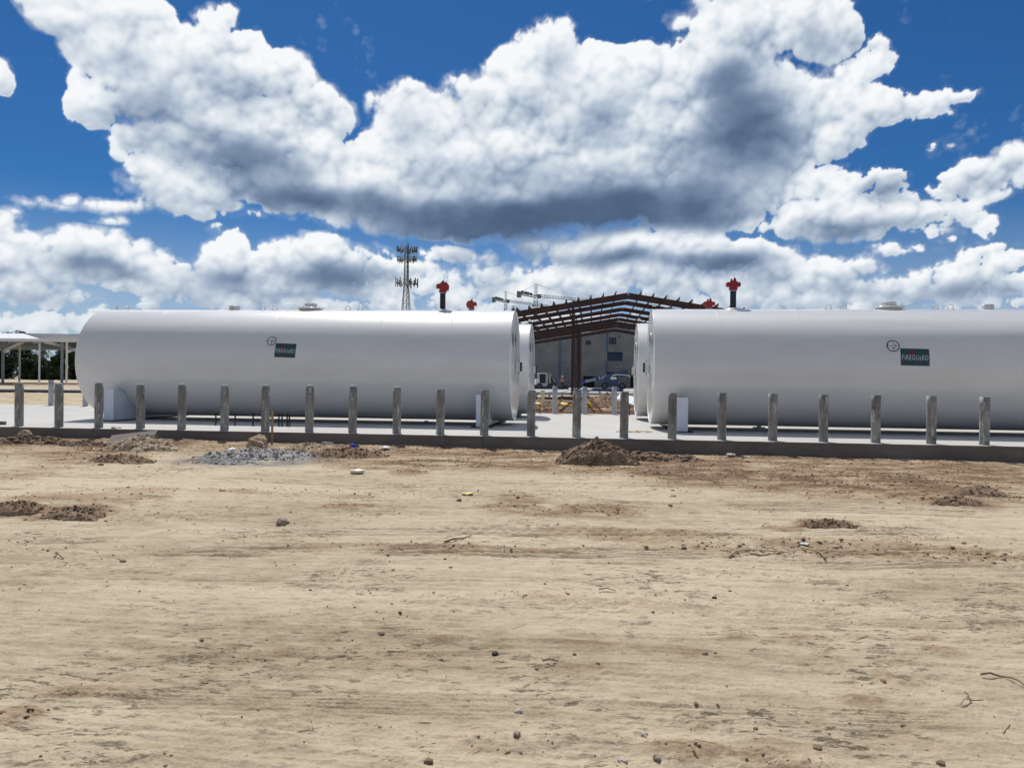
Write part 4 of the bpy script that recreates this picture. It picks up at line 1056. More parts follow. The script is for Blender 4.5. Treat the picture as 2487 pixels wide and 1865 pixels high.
for x, y in ((-5.9,-.45),(-5.0,-.45),(-5.0,.85),(-5.9,.85)): b.cyl((x,y,.3),(x,y,1.36),.03,n=6)
b.box((-5.45,.2,.30),(1.05,1.35,.06)); b.build('basket', M_LIFTG, lift)
gw = text_on('Genie  S-60', .56); ang = math.atan2(1.65, 6.6)
MB().add([Vector((v.x*math.cos(ang)-v.y*math.sin(ang) - 2.55, -.84, v.x*math.sin(ang)+v.y*math.cos(ang) + 1.48)) for v in gw[0]], gw[1]).build('boom_lettering', M_WHITE, bm_)
MB().box((.02,-1.0,1.62),(.85,.02,.34)).build('white_label', M_WHITE, lift)
# compact loader with white cab
p = place_at(1322, 942, 97); sk = thing('compact_loader', 'white compact loader with open black cab beside the worker', 'loader', p, BYAW+.2)
for x in (-.75, .65):
    for y in (-.85, .85): wheel(sk, x, y, .40, .30)
MB().box((-.1,0,.60),(1.7,1.1,.42)).box((-.95,0,1.0),(.55,1.25,.75),taper=.9).build('body', M_WHITE, sk)
b = MB()
for x, y in ((-.80,-.55),(-.80,.55),(.15,-.55),(.15,.55)): b.bar((x,y,.8),(x,y,2.05),.08)
b.box((-.32,0,2.10),(1.15,1.3,.12),taper=.93); b.build('cab_frame', M_WHITE, sk)
MB().box((-.32,0,1.42),(.84,1.02,1.20)).build('cab_interior', M_BLACK, sk)
MB().box((.42,0,1.30),(.30,.9,1.35)).build('radiator_housing', M_RUBBER, sk)
for x in (.30, .62): MB().bar((x,-.60,.45),(x+.05,-.60,2.02),.13,.13).build('mast', M_PVC, sk)
MB().bar((.62,-.5,1.9),(1.05,-.5,.95),.18,.24).bar((1.0,-.5,1.0),(1.55,-.5,.55),.14,.2).build('lift_arm', M_RUBBER, sk)
MB().bar((.9,-.45,1.55),(1.3,-.45,.9),.07).build('hydraulic_ram', M_WHITE, sk)
MB().box((1.75,0,.50),(.75,1.5,.16),ry=.15).box((1.5,0,.62),(.1,1.5,.4)).build('bucket', M_LIFTG, sk)
# low black forms / trench plate
p = place_at(1335, 946, 90); o = MB().box((0,0,.22),(4.6,1.0,.45)).box((1.9,.3,.5),(.5,.4,.2)).build('form_stack', M_BLACK, None); o.location = p; o.rotation_euler.z = BYAW; props(o, 'low black stack of forms below the white loader', 'stack')

# worker
def skin_body(name, joints, edges, radii, m_, parent, sub=2):
    me = bpy.data.meshes.new(name); me.from_pydata(joints, edges, []); ob = bpy.data.objects.new(name, me); COL.objects.link(ob)
    md = ob.modifiers.new('s', 'SKIN'); 
    for i, v in enumerate(me.skin_vertices[0].data): v.radius = radii[i] if hasattr(radii[i], '__len__') else (radii[i], radii[i])
    me.skin_vertices[0].data[0].use_root = True
    ob.modifiers.new('d', 'SUBSURF').levels = sub
    dg = bpy.context.evaluated_depsgraph_get(); m2 = bpy.data.meshes.new_from_object(ob.evaluated_get(dg)); m2.name = name
    bpy.data.objects.remove(ob)
    m2.polygons.foreach_set('use_smooth', [True]*len(m2.polygons)); m2.materials.clear(); m2.materials.append(m_)
    return link(name, m2, parent)
p = place_at(1365.5, 943, 103); wk = thing('person', 'worker in orange vest and pale hard hat, hands at the chest, beside the loader', 'person', p, math.pi+.3)
J = [(0,0,.96),(0,0,1.16),(0,.01,1.38),(0,.0,1.50),(0,0,1.58),(0,.02,1.66),
     (.10,0,.90),(.12,.01,.50),(.13,0,.09),(.13,.12,.04),(-.10,0,.90),(-.13,.0,.50),(-.15,0,.09),(-.16,.12,.04),
     (.19,0,1.41),(.30,.02,1.16),(.14,.24,1.22),(.07,.29,1.27),(-.19,0,1.41),(-.30,.02,1.16),(-.14,.24,1.20),(-.06,.29,1.24)]
Ed = [(0,1),(1,2),(2,3),(3,4),(4,5),(0,6),(6,7),(7,8),(8,9),(0,10),(10,11),(11,12),(12,13),(2,14),(14,15),(15,16),(16,17),(2,18),(18,19),(19,20),(20,21)]
Rr = [(.155,.11),(.14,.10),(.17,.11),(.06,.06),(.085,.095),(.09,.10),.085,.06,.045,.04,.085,.06,.045,.04,.065,.045,.036,.035,.065,.045,.036,.035]
bd_ = skin_body('body', J, Ed, Rr, M_SHIRT, wk)
skin_body('trousers', J[:1]+J[6:9]+J[10:13], [(0,1),(1,2),(2,3),(0,4),(4,5),(5,6)], [(.165,.12),.10,.075,.06,.10,.075,.06], M_CLOTH, wk)
MB().lathe([(.155,.98),(.175,1.08),(.185,1.25),(.195,1.40),(.15,1.47),(.09,1.50)], 20, Matrix.Diagonal((1.12,.82,1,1))).build('safety_vest', M_VEST, wk)
for z in (1.12, 1.24): MB().lathe([(.184,z-.02),(.190,z),(.186,z+.03)], 20, Matrix.Diagonal((1.13,.84,1,1))).build('reflective_band', M_REFL, wk)
MB().lathe([(.088,1.55),(.095,1.61),(.098,1.67),(.085,1.71)], 16, Matrix.Translation((0,.025,0))).build('face', M_SKIN, wk)
MB().lathe([(.155,1.70),(.125,1.705),(.12,1.75),(.09,1.81),(.04,1.835),(0,1.84)], 20, Matrix.Translation((0,.015,0)) @ Matrix.Diagonal((.95,1.1,1,1))).build('hard_hat', M_WHITE, wk)
for s in (-1, 1):
    MB().rock((s*.065,.295,1.26), .045, seed=5, sub=1, flat=.8, jag=.05).build('hand', M_SKIN, wk)
    MB().box((s*.14,.05,.05),(.11,.29,.10),taper=.9).build('boot', M_RUBBER, wk)

# ------------------------------------------------------------------ cell tower
D_T = 240.0; tp = at_depth(984, 927, D_T); tz = ground_z(tp.x, tp.y)
def hz(py, D=D_T, px=984): return at_depth(px, py, D).z - tz
tw = thing('cell_tower', 'lattice cell tower with two clusters of antenna panels behind the left tank', 'cell tower', (tp.x, tp.y, tz), .35)
zt_ = hz(600); wd0, wdt = 3.6, .9
def half(z):
    z1, w1, z2, w2 = hz(750), 2.35, hz(690), 1.3
    return float(np.interp(z, [0, z1, z2, zt_], [4.6, w1, w2, 1.05]))/2
lev = [0]; 
while lev[-1] < zt_-1.2: lev.append(lev[-1] + max(1.5, half(lev[-1])*1.9))
lev.append(zt_)
corner = lambda k, z: Vector((half(z)*math.cos(k*math.pi/2+math.pi/4)*1.414, half(z)*math.sin(k*math.pi/2+math.pi/4)*1.414, z))
for k in range(4):
    MB().tube([corner(k, z) for z in lev], .09, 6).build('leg', M_LATTICE, tw)
b = MB()
for z0, z1 in zip(lev[:-1], lev[1:]):
    for k in range(4):
        k2 = (k+1)%4; b.bar(corner(k,z0), corner(k2,z1), .075); b.bar(corner(k2,z0), corner(k,z1), .075); b.bar(corner(k,z1), corner(k2,z1), .075)
b.build('bracing', M_LATTICE, tw)
MB().tube([(.25,0,2),(.25,0,zt_-2)], .13, 6).build('cable_run', M_ANTD, tw)
MB().tube([(0,0,zt_-1),(0,0,hz(562))], .045, 6).build('whip_antenna', M_LATTICE, tw)
RA = random.Random(11)
for (py0, py1, rad, nn) in ((597, 617, 2.75, 15), (620, 640, 2.6, 13), (675, 699, 3.05, 14)):
    zt2, zb2 = hz(py0), hz(py1); zm = (zt2+zb2)/2
    for q3 in range(3):
        a3 = q3*2*math.pi/3 + .5; c_ = Vector((math.cos(a3), math.sin(a3), 0)); t3 = Vector((-c_.y, c_.x, 0))
        fr = MB()
        for dz_ in (-.5, .6): fr.bar(c_*(rad*.8) - t3*(rad*.82) + Vector((0,0,zm+dz_)), c_*(rad*.8) + t3*(rad*.82) + Vector((0,0,zm+dz_)), .10)
        for s in (-1, 1): fr.bar(Vector((0,0,zm)) + c_*.4, c_*(rad*.8) + t3*(s*rad*.5) + Vector((0,0,zm)), .10)
        fr.build('antenna_mount', M_LATTICE, tw)
        for j in range(nn//3):
            u = (j/(nn//3-1)-.5)*2; hh = (zt2-zb2)*RA.uniform(.6, 1.0); pc = c_*(rad*.88) + t3*(u*rad*.8) + Vector((0,0,zm+RA.uniform(-.2,.3)))
            MB().box(pc, (.22, .36, hh), rz=a3).build('antenna_panel', M_ANT if RA.random() < .6 else M_ANTD, tw)
            MB().box(pc - c_*.4 + Vector((0,0,-.3)), (.25,.4,.6), rz=a3).build('radio_unit', M_ANTD, tw)
MB().lathe([(0,0),(.9,.1),(.95,.3),(.6,.5),(0,.55)], 20, Matrix.Translation((.7,-1.2,hz(688))) @ Matrix.Rotation(math.pi/2,4,'X')).build('dish', M_ANT, tw)

# ------------------------------------------------------------------ tower cranes
def crane(px, D, py_top, py_slew, pxc, Dc, pxj, Dj, label, mw):
    bp = at_depth(px, 927, D); gz = 0.5; root = thing('tower_crane', label, 'tower crane', (bp.x, bp.y, gz), 0, 'tower cranes beyond the steel frame')
    zs = at_depth(px, py_slew, D).z - gz; ztp = at_depth(px, py_top, D).z - gz
    jt = at_depth(pxj, 927, Dj) - bp; ct = at_depth(pxc, 927, Dc) - bp; jt.z = ct.z = 0
    def truss(a, b_, w, h, seg, th_, name, tri=False):
        a = Vector(a); b_ = Vector(b_); d = b_-a; L = d.length; d.normalize(); u = Vector((0,0,1)) if abs(d.z) < .9 else Vector((1,0,0)); r = d.cross(u).normalized(); u = r.cross(d)
        cs = [r*w/2, -r*w/2, u*h] if tri else [r*w/2+u*w/2, -r*w/2+u*w/2, -r*w/2-u*w/2, r*w/2-u*w/2]
        m_ = MB(); n = max(2, int(L/seg))
        for c_ in cs: m_.bar(a+c_, b_+c_, th_)
        for k in range(n):
            p0 = a+d*(L*k/n); p1 = a+d*(L*(k+1)/n)
            for q3 in range(len(cs)): m_.bar(p0+cs[q3], p1+cs[(q3+1)%len(cs)], th_*.7); m_.bar(p0+cs[q3], p0+cs[(q3+1)%len(cs)], th_*.7)
        return m_.build(name, M_CRANE, root)
    truss((0,0,0), (0,0,zs-1.0), mw, 0, mw*1.1, .30, 'mast')
    truss((0,0,zs), (0,0,ztp), mw*.62, 0, 2.5, .22, 'tower_head')
    truss(Vector((0,0,zs-.5)), Vector((jt.x,jt.y,zs-.5)), 1.4, 1.8, 2.4, .16, 'jib', True)
    cj = ct.normalized()
    truss(Vector((0,0,zs-.5)), Vector((ct.x,ct.y,zs-.5)), 1.6, .8, 2.4, .22, 'counter_jib')
    MB().box(Vector((ct.x,ct.y,zs-1.2)) , (2.6,1.8,4.0), rz=math.atan2(cj.y,cj.x)).build('counterweight', M_CRANEB, root)
    b = MB()
    for f_ in (.30,.48,.62,.8): b.box(Vector((ct.x*f_, ct.y*f_, zs+.6)), (1.6,1.4,1.4+f_), rz=.2)
    b.build('winch', M_CRANE, root)
    jn = jt.normalized(); MB().box(Vector((jn.x*2.8, jn.y*2.8-.8, zs-.2)), (2.4,2.0,2.6)).build('cab', M_CRANE, root)
    b = MB()
    b.bar((0,0,ztp-.3), Vector((ct.x*.92,ct.y*.92,zs+.4)), .10); b.bar((0,0,ztp-.3), Vector((jt.x*.55,jt.y*.55,zs+1.6)), .10); b.bar((0,0,ztp-.3), Vector((jt.x*.9,jt.y*.9,zs+1.5)), .10)
    b.build('tie_rod', M_CRANE, root)
    MB().box(Vector((jt.x*.62, jt.y*.62, zs-1.2)), (1.8,1.4,.9)).build('trolley', M_CRANE, root)
    MB().bar(Vector((jt.x*.62, jt.y*.62, zs-1.5)), Vector((jt.x*.62, jt.y*.62, zs-12)), .06).build('hoist_rope', M_CRANE, root)
crane(1299, 500, 689, 719, 1258, 482, 1445, 532, 'larger grey tower crane, standing just left of the steel roof frame', 2.5)
crane(1226, 600, 707, 731, 1197, 582, 1330, 640, 'smaller grey tower crane, above the right end of the left tank', 2.2)

# ------------------------------------------------------------------ canopy at the left
cp = at_depth(60, 937, 97); cz = ground_z(cp.x, cp.y); CYAW = BYAW
can = thing('roof_canopy', 'pale steel roof canopy on slim posts at the far left', 'canopy', (cp.x, cp.y, cz), 0)
def cl(px, py, D): v = at_depth(px, py, D); return v - Vector((cp.x, cp.y, cz))
De, Dr, Dn = 85, 97, 111
ev = cl(60, 823.5, De).z; rg_ = cl(60, 810.0, Dr).z; xe0, xe1 = cl(-420, 900, De).x, cl(212, 900, De).x; xr1 = cl(205, 900, Dr).x
ye, yr, yn = De-97, 0.0, Dn-97
xsp_e, xsp_r = cl(101, 823, De).x, cl(57, 810, Dr).x
nx = 14
for k in range(nx):     # roof sheets laid side by side, the last ones not on yet
    f0, f1_ = k/nx, (k+1)/nx; a0 = xe0+(xsp_e-xe0)*f0; a1_ = xe0+(xsp_e-xe0)*f1_-.02; b0 = xe0+(xsp_r-xe0)*f0; b1 = xe0+(xsp_r-xe0)*f1_-.02
    MB().add([(a0,ye,ev),(a1_,ye,ev),(b1,yr,rg_),(b0,yr,rg_),(a0,ye,ev-.06),(a1_,ye,ev-.06),(b1,yr,rg_-.06),(b0,yr,rg_-.06)], [(0,1,2,3),(7,6,5,4),(0,4,5,1),(1,5,6,2),(3,2,6,7)]).build('roof_sheet', M_CANOPY, can)
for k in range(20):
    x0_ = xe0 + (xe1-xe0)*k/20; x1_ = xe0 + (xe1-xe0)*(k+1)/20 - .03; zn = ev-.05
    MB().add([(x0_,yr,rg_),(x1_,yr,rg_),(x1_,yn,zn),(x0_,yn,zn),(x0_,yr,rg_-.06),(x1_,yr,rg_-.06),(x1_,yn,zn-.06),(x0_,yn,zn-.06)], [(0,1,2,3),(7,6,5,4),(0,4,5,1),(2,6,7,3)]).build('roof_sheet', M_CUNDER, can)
for k in range(9):
    f = k/8; y_ = ye+(yr-ye)*f; z_ = ev+(rg_-ev)*f-.16
    MB().box(((xe0+xe1)/2, y_, z_), (xe1-xe0, .10, .20)).build('purlin', M_PURLIN, can)
for k in range(1, 9):
    f = k/8; y_ = yr+(yn-yr)*f; z_ = rg_+(ev-rg_)*f-.20
    MB().box(((xe0+xe1)/2, y_, z_), (xe1-xe0, .10, .20)).build('purlin', M_CPOST, can)
MB().box(((xe0+xe1)/2, ye-.06, ev-.12), (xe1-xe0, .05, .34)).build('fascia', M_PURLIN, can)
def post(px, pyb, D, w): 
    v = cl(px, pyb, D); zt3 = np.interp(v.y, [ye, yr, yn], [ev, rg_, ev])-.3
    MB().box((v.x, v.y, (zt3+v.z)/2), (w, w, zt3-v.z)).box((v.x, v.y, v.z+.02), (w*1.9,w*1.9,.06)).build('post', M_CPOST if w > .2 else M_PURLIN, can)
    return Vector((v.x, v.y, zt3))
P1 = post(6.5, 935, 93, .24); P2 = post(47, 931, 105, .18); P3 = post(95, 940, 87, .14); P4 = post(150, 933, 95, .24); P5 = post(161.5, 935, 92, .18); P6 = post(-70, 936, 92, .3)
def rafter(a, c, w=.22): MB().bar(a, c, w, .3).build('rafter', M_CPOST if w > .2 else M_PURLIN, can)
for xx in (P1.x-12, P1.x, P4.x, P5.x+.4):
    rafter(Vector((xx, ye, ev-.35)), Vector((xx, yr, rg_-.35)), .24); rafter(Vector((xx, yr, rg_-.35)), Vector((xx, yn, ev-.40)), .24)
rafter(cl(9, 853, 93), cl(58, 829, 88), .16); rafter(cl(102, 829, 88), cl(146, 839, 100), .14); rafter(cl(164, 855, 95), cl(186, 846, 100), .14)
# its concrete pad
m_ = MB(); a = at_depth(-500, 950, 62); c_ = at_depth(420, 946, 62); zpad = .36
m_.box((-44, 73.5, zpad/2-.30), (62, 24, zpad+.6)); o = m_.build('canopy_pad', M_SLAB, None); props(o, kind='structure'); o.rotation_euler.z = 0
b = MB(); b.box((-44, 61.46, zpad/2-.02-.12), (62, .05, zpad)); o = b.build('pad_formwork', M_CLOTH, None); props(o, 'long dark timber form along the front edge of the far concrete pad', 'formwork')

# ------------------------------------------------------------------ trees behind the canopy
def tree(px, py_base, py_top, half_px, D, label, seed, squat=.62):
    p = at_depth(px, py_base, D); z0 = ground_z(p.x, p.y); H_ = at_depth(px, py_top, D).z - z0; Rw = half_px*D/FPX; R_ = np.random.default_rng(seed)
    root = thing('broadleaf_tree', label, 'tree', (p.x, p.y, z0), 0, 'dark trees behind the canopy')
    tb = MB(); tb.tube([(0,0,-.1),(.1,0,H_*.2),(-.1,.1,H_*.42),(.15,0,H_*.62)], [H_*.032,H_*.026,H_*.02,H_*.01], 8)
    for k in range(7):
        a = k*2.4; tb.tube([(0,0,H_*(.2+.05*k)), (Rw*.35*math.cos(a), Rw*.35*math.sin(a), H_*(.38+.05*k)), (Rw*.7*math.cos(a), Rw*.7*math.sin(a), H_*(.50+.05*k))], [H_*.012,H_*.008,H_*.003], 6)
    tb.build('trunk', M_BARK, root)
    ncl = 130; C_ = []
    for k in range(ncl):
        u = R_.random(); z = H_*(.03 + .95*u**.9); rr = Rw*math.sqrt(max(.06, 1-((z/H_-.42)/.60)**2))*R_.uniform(.25, 1.02)
        a = R_.uniform(0, 2*math.pi); C_.append((rr*math.cos(a), rr*math.sin(a), z, Rw*R_.uniform(.12, .26)))
    C_.append((0,0,H_*.93,Rw*.2))
    per = 190; nL = len(C_)*per
    cen = np.repeat(np.array(C_), per, 0); d = R_.normal(size=(nL,3)); d /= np.linalg.norm(d, axis=1)[:,None]
    pos = cen[:,:3] + d*cen[:,3:4]*(R_.random((nL,1))**.35)*np.array([1,1,.75])
    pos = pos[pos[:,2] > .1]; nL = len(pos)
    sz = R_.uniform(.16, .34, (nL,1))*(D/220)
    t1 = R_.normal(size=(nL,3)); t1 /= np.linalg.norm(t1, axis=1)[:,None]; t2 = np.cross(t1, R_.normal(size=(nL,3))); t2 /= np.linalg.norm(t2, axis=1)[:,None]
    V_ = np.stack([pos-t1*sz, pos+t2*sz*.7, pos+t1*sz], 1).reshape(-1,3)
    me = bpy.data.meshes.new('crown'); me.vertices.add(len(V_)); me.vertices.foreach_set('co', V_.astype(np.float32).reshape(-1))
    me.loops.add(len(V_)); me.loops.foreach_set('vertex_index', np.arange(len(V_), dtype=np.int32)); me.polygons.add(nL); me.polygons.foreach_set('loop_start', (np.arange(nL)*3).astype(np.int32)); me.update(calc_edges=True)
    me.materials.append(M_LEAF); link('crown', me, root)
tree(48, 925, 808, 60, 215, 'tallest dark tree, behind the middle of the canopy, its top above the roof', 1)
tree(162, 925, 850, 38, 225, 'rounded dark tree between the thick canopy post and the left tank', 2)
tree(128, 926, 888, 30, 235, 'lower dark tree just left of the thick canopy post', 3)
tree(-15, 925, 858, 40, 210, 'dark tree at the left edge of the photo', 4)
tree(75, 926, 876, 28, 195, 'low shrubby tree in front of the tallest one, with paler leaves', 5)
tree(100, 926, 894, 22, 190, 'smallest shrubby tree below the dip between the two big crowns', 6)
tree(205, 925, 872, 30, 240, 'dark tree half hidden behind the left tank\'s rounded end', 8)
tree(140, 927, 893, 24, 188, 'low bush right of the dip, before the rounded tree', 9)
# ------------------------------------------------------------------ rubble, lumber and pipes between the slab and the steel frame
RR = random.Random(21)
def gp(px, D): p = at_depth(px, 928, D); return Vector((p.x, p.y, ground_z(p.x, p.y)))
# broken soil
M_SOIL = mat('broken_brown_soil', (.25,.165,.10), .95, var=.5, vscale=1.2, bump=.02, bscale=12)
def clods(name, pts, m_, smooth=False, jag=.28, flat=.72):
    """pts: (x, y, z, r) -> one joined mesh of many lumps"""
    V0 = [np.array([tuple(v) for v in ICO[k][0]]) for k in (0, 1)]; F0 = [np.array(ICO[k][1]) for k in (0, 1)]
    R_ = np.random.default_rng(len(pts)); vs = []; fs = []; o = 0
    for (x, y, z, r) in pts:
        k = 1 if r > .045 else 0; v = V0[k]*(1 + R_.uniform(-jag, jag, (len(V0[k]), 1)))
        a = R_.uniform(0, 6.28); c, s = math.cos(a), math.sin(a); sx, sy = R_.uniform(.7, 1.35), R_.uniform(.7, 1.2)
        x_, y_ = v[:,0]*sx, v[:,1]*sy
        v = np.stack([x_*c-y_*s, x_*s+y_*c, v[:,2]*flat], 1)*r + np.array([x, y, z]); vs.append(v); fs.append(F0[k]+o); o += len(v)
    V_ = np.concatenate(vs); F_ = np.concatenate(fs)
    me = bpy.data.meshes.new(name); me.vertices.add(len(V_)); me.vertices.foreach_set('co', V_.astype(np.float32).reshape(-1))
    me.loops.add(F_.size); me.loops.foreach_set('vertex_index', F_.astype(np.int32).reshape(-1)); me.polygons.add(len(F_)); me.polygons.foreach_set('loop_start', (np.arange(len(F_))*3).astype(np.int32))
    me.update(calc_edges=True); me.materials.append(m_); return link(name, me, kind='stuff')
pts = []
for k in range(1500):
    D = RR.uniform(35.2, 56); p = gp(RR.uniform(1290, 1560), D); r = RR.choice((.04,.055,.07,.10,.15))*RR.uniform(.6,1.1); pts.append((p.x, p.y, p.z+r*.2, r))
clods('broken_soil', pts, M_SOIL)
# mounds
def mound(loc, rx, ry, h, m_, label, cat, seed, n=100, crown=.35, rockk=1.0, name='dirt_mound', cl_m=None, rz=0.0):
    R_ = np.random.default_rng(seed); u = np.linspace(-1.25, 1.25, n); X, Y = np.meshgrid(u, u); rr = np.sqrt(X*X+Y*Y) + .16*fbm(X*2.2+seed, Y*2.2, 3, seed)
    Z = h*np.clip(1-rr, 0, 1)**(.9) - .06*sst(rr, .85, 1.2)
    amp = sst(-rr, -1.05, -.6)
    Z = Z + amp*(.20*h*crown*2*fbm(X*3+seed, Y*3, 4, seed+1, .6, True) + .05*fbm(X*7, Y*7, 4, seed+2, .65, True)*rockk + .03*fbm(X*14, Y*14, 3, seed+5, .6)*rockk) + .012*fbm(X*22, Y*22, 3, seed+3)*rockk
    me, _ = grid_mesh('spoil_heap', X*rx, Y*ry, Z); me.materials.append(m_)
    root = thing(name, label, cat, loc, rz); link('spoil_heap', me, root)
    pts = []
    for k in range(int(420*rockk)):
        a = R_.uniform(0, 6.28); q_ = R_.random()**.6*1.12; x, y = q_*math.cos(a), q_*math.sin(a)
        i = int((x+1.25)/2.5*(n-1)); j = int((y+1.25)/2.5*(n-1)); r = float(R_.choice([.012,.018,.026,.038] if m_ is not M_CLODG else [.010,.014,.020,.026]))*max(.6, min(1.6, rx))*R_.uniform(.7, 1.2)
        pts.append((x*rx, y*ry, float(Z[j, i])+r*.15, r))
    o = clods('loose_clods', pts, cl_m or m_); o.parent = root
    return root
def G0(px, py): return gpt(px, py)
p = G0(1452, 1128); mound(p + Vector((0,.15,-.02)), .98, .50, .50, M_CLOD, 'tallest brown dirt mound, against the slab below the gap between the tanks', 'dirt mound', 31, crown=.3, rockk=1.6)
p = G0(1560, 1118); mound(p + Vector((0,.2,-.02)), 1.5, .4, .13, M_CLOD, 'low brown spoil spread to the right of the tall mound', 'dirt mound', 32, rockk=1.1)
p = G0(612, 1118); mound(p + Vector((0,.35,-.05)), 1.6, .62, .20, M_CLODG, 'grey mound of hardened cement slurry below the wooden stake', 'slurry heap', 33, crown=.3, rockk=2.2, name='slurry_heap', rz=.1)
p = G0(560, 1128); mound(p + Vector((-.2,.05,-.04)), 1.1, .26, .07, M_CLODG, 'thin grey tongue of slurry left of the grey heap', 'slurry heap', 43, crown=.3, rockk=1.2, name='slurry_heap', rz=.12)
p = G0(745, 1100); mound(p + Vector((0,.2,-.03)), .9, .5, .20, M_CLODL, 'tan rubble heap between the grey slurry and the blue wrapper', 'dirt mound', 34, crown=.5, rockk=1.2)
p = G0(840, 1108); mound(p + Vector((0,.2,-.03)), 1.0, .55, .17, M_CLOD, 'brown heap by the blue wrapper against the slab', 'dirt mound', 35, crown=.5, rockk=1.4)
p = G0(328, 1095); mound(p + Vector((0,.30,-.03)), 1.0, .55, .32, M_CLODL, 'tan heap with a broken slab piece below the third bollard', 'dirt mound', 36, crown=.4, rockk=1.1)
p = G0(285, 1122); mound(p + Vector((0,.1,-.03)), .75, .5, .12, M_CLOD, 'dark crumbly heap left of the tan heap', 'dirt mound', 37, crown=.6, rockk=1.3)
p = G0(60, 1078); mound(p + Vector((0,.2,-.03)), 1.3, .35, .16, M_CLOD, 'dark crumbly ridge against the slab at the left edge', 'dirt mound', 38, crown=.6, rockk=1.5)
p = G0(190, 1085); mound(p + Vector((0,.15,-.03)), 1.0, .3, .10, M_CLOD, 'low dark ridge against the slab below the second bollard', 'dirt mound', 39, crown=.6, rockk=1.1)
p = G0(175, 1252); mound(p + Vector((0,.05,-.02)), .42, .26, .10, M_CLOD, 'clump of dark clods near the left edge, right of the other clump', 'dirt mound', 40, n=50, crown=.8, rockk=.8)
p = G0(40, 1243); mound(p + Vector((0,.05,-.02)), .50, .24, .11, M_CLOD, 'clump of dark clods at the left edge of the open dirt', 'dirt mound', 41, n=50, crown=.8, rockk=.8)
p = G0(2385, 1205); mound(p + Vector((0,.1,-.02)), .55, .35, .15, M_CLOD, 'small dark mound near the right edge of the open dirt', 'dirt mound', 42, n=50, crown=.6, rockk=.8)
p = G0(2318, 1222); mound(p + Vector((0,.0,-.02)), .42, .22, .09, M_CLOD, 'broken dark clods left of the small dark mound at the right', 'dirt mound', 44, n=50, crown=.8, rockk=.7)
p = G0(2010, 1273); mound(p + Vector((0,.0,-.02)), .42, .16, .07, M_CLOD, 'small heap of dark clods alone in the dirt right of centre', 'dirt mound', 45, n=50, crown=.8, rockk=.6)
p = gp(1472, 46); mound(p, 1.7, 1.6, .75, M_SOIL, 'brown earth heap beyond the slab, right of the middle galvanised bollard', 'dirt mound', 46, crown=.3, rockk=1.3)
p = gp(1335, 42); mound(p, 1.6, 1.0, .32, M_CLOD, 'dark earth heap beyond the slab near the yellow plastic', 'dirt mound', 47, crown=.4, rockk=1.1)
p = G0(617, 1092) + Vector((0,.25,.16)); o = MB().rock((0,0,0), .26, seed=8, sub=2, flat=.72, jag=.17).build('clod', M_CLODL, None); o.location = p; props(o, 'big round clod on the bank beside the wooden stake', 'clod')
p = G0(300, 1080) + Vector((.05,.35,.16)); b = MB(); b.box((0,0,0),(1.15,.5,.12),rz=.1,rx=.45,ry=-.12); b.rock((.45,.05,.05),.18,seed=2,flat=.5); o = b.build('broken_slab_piece', M_SLABF, None); o.location = p; props(o, 'flat broken concrete piece lying on the tan heap at the left', 'concrete piece')
p = G0(42, 1078) + Vector((0,.30,.17)); o = MB().rock((0,0,0), .15, seed=12, sub=2, flat=1.2, jag=.12).build('stone', M_CLODL, None); o.location = p; props(o, 'upright reddish stone on the dark ridge at the left', 'stone')
# wooden stake in front of the slab
p = along(661, -.12); zz = ground_z(p.x, p.y); st = thing('survey_stake', 'brown wooden stake with a short crosspiece standing against the slab edge', 'stake', (p.x, p.y, zz), YAW)
MB().box((0,0,.36),(.055,.025,.95)).build('upright', M_WOOD, st); MB().box((-.02,-.03,.70),(.13,.02,.05)).build('crosspiece', M_WOOD, st)
# lumber lying beyond the slab
def plank(px, D, L, w, h, rz, m_, label, name='plank', z=.0, ry=0.0, cat='plank'):
    p = gp(px, D); o = MB().box((0,0,0),(L,w,h)).build(name, m_, None); o.location = p + Vector((0,0,h/2+z)); o.rotation_euler = (0, ry, rz); return props(o, label, cat)
PL = [(1310,37.5,2.4,.16,.05,-.05,'short board behind the leftmost gap bollard'),(1380,38.5,2.0,.14,.05,.06,'board lying between the left and middle galvanised bollards'),(1455,38,2.4,.15,.05,-.1,'board lying between the middle and right galvanised bollards'),
 (1330,41,3.0,.2,.07,.02,'longer board just behind the left galvanised bollard'),(1440,41,3.2,.2,.07,-.03,'longer board just behind the middle galvanised bollard'),(1500,40,2.6,.2,.07,.05,'board running behind the right galvanised bollard'),
 (1390,44,3.6,.22,.1,-.1,'pale timber at the foot of the brown earth heap'),(1340,49,3.4,.3,.12,-.1,'pale timber below the rusty beam on the left'),(1500,51,3.4,.3,.12,-.1,'pale timber behind the right galvanised bollard, far part of the rubble'),(1415,47,2.4,.26,.1,.15,'angled pale timber near the steel column foot')]
for px, D, L, w, h, rz, lb in PL: plank(px, D, L, w, h, rz, M_WOOD if D < 48 else M_PVC, lb, z=.06)
for px, D, L, rz, ry, lb in [(1352,36.5,1.2,.7,-.85,'rusty board leaning up left of the middle bollard'),(1372,36.8,1.0,2.4,.6,'second rusty board leaning by the left galvanised bollard'),(1437,36.4,1.1,.4,.8,'rusty board leaning left of the right galvanised bollard'),(1456,36.5,1.2,2.6,-.75,'rusty board leaning just left of the right galvanised bollard')]:
    plank(px, D, L, .10, .04, rz, M_RUST, lb, 'leaning_board', .38, ry)
b_l = [(1345,53.5,6.5,.25,.3,-.11,M_STEEL,'long rust-red beam lying across the rubble'),(1480,55,7.5,.3,.3,-.11,M_STEEL,'second long rust-red beam lying right of the columns')]
for px, D, L, w, h, rz, m_, lb in b_l: plank(px, D, L, w, h, rz, m_, lb, 'steel_beam', 0, 0, 'steel beam')
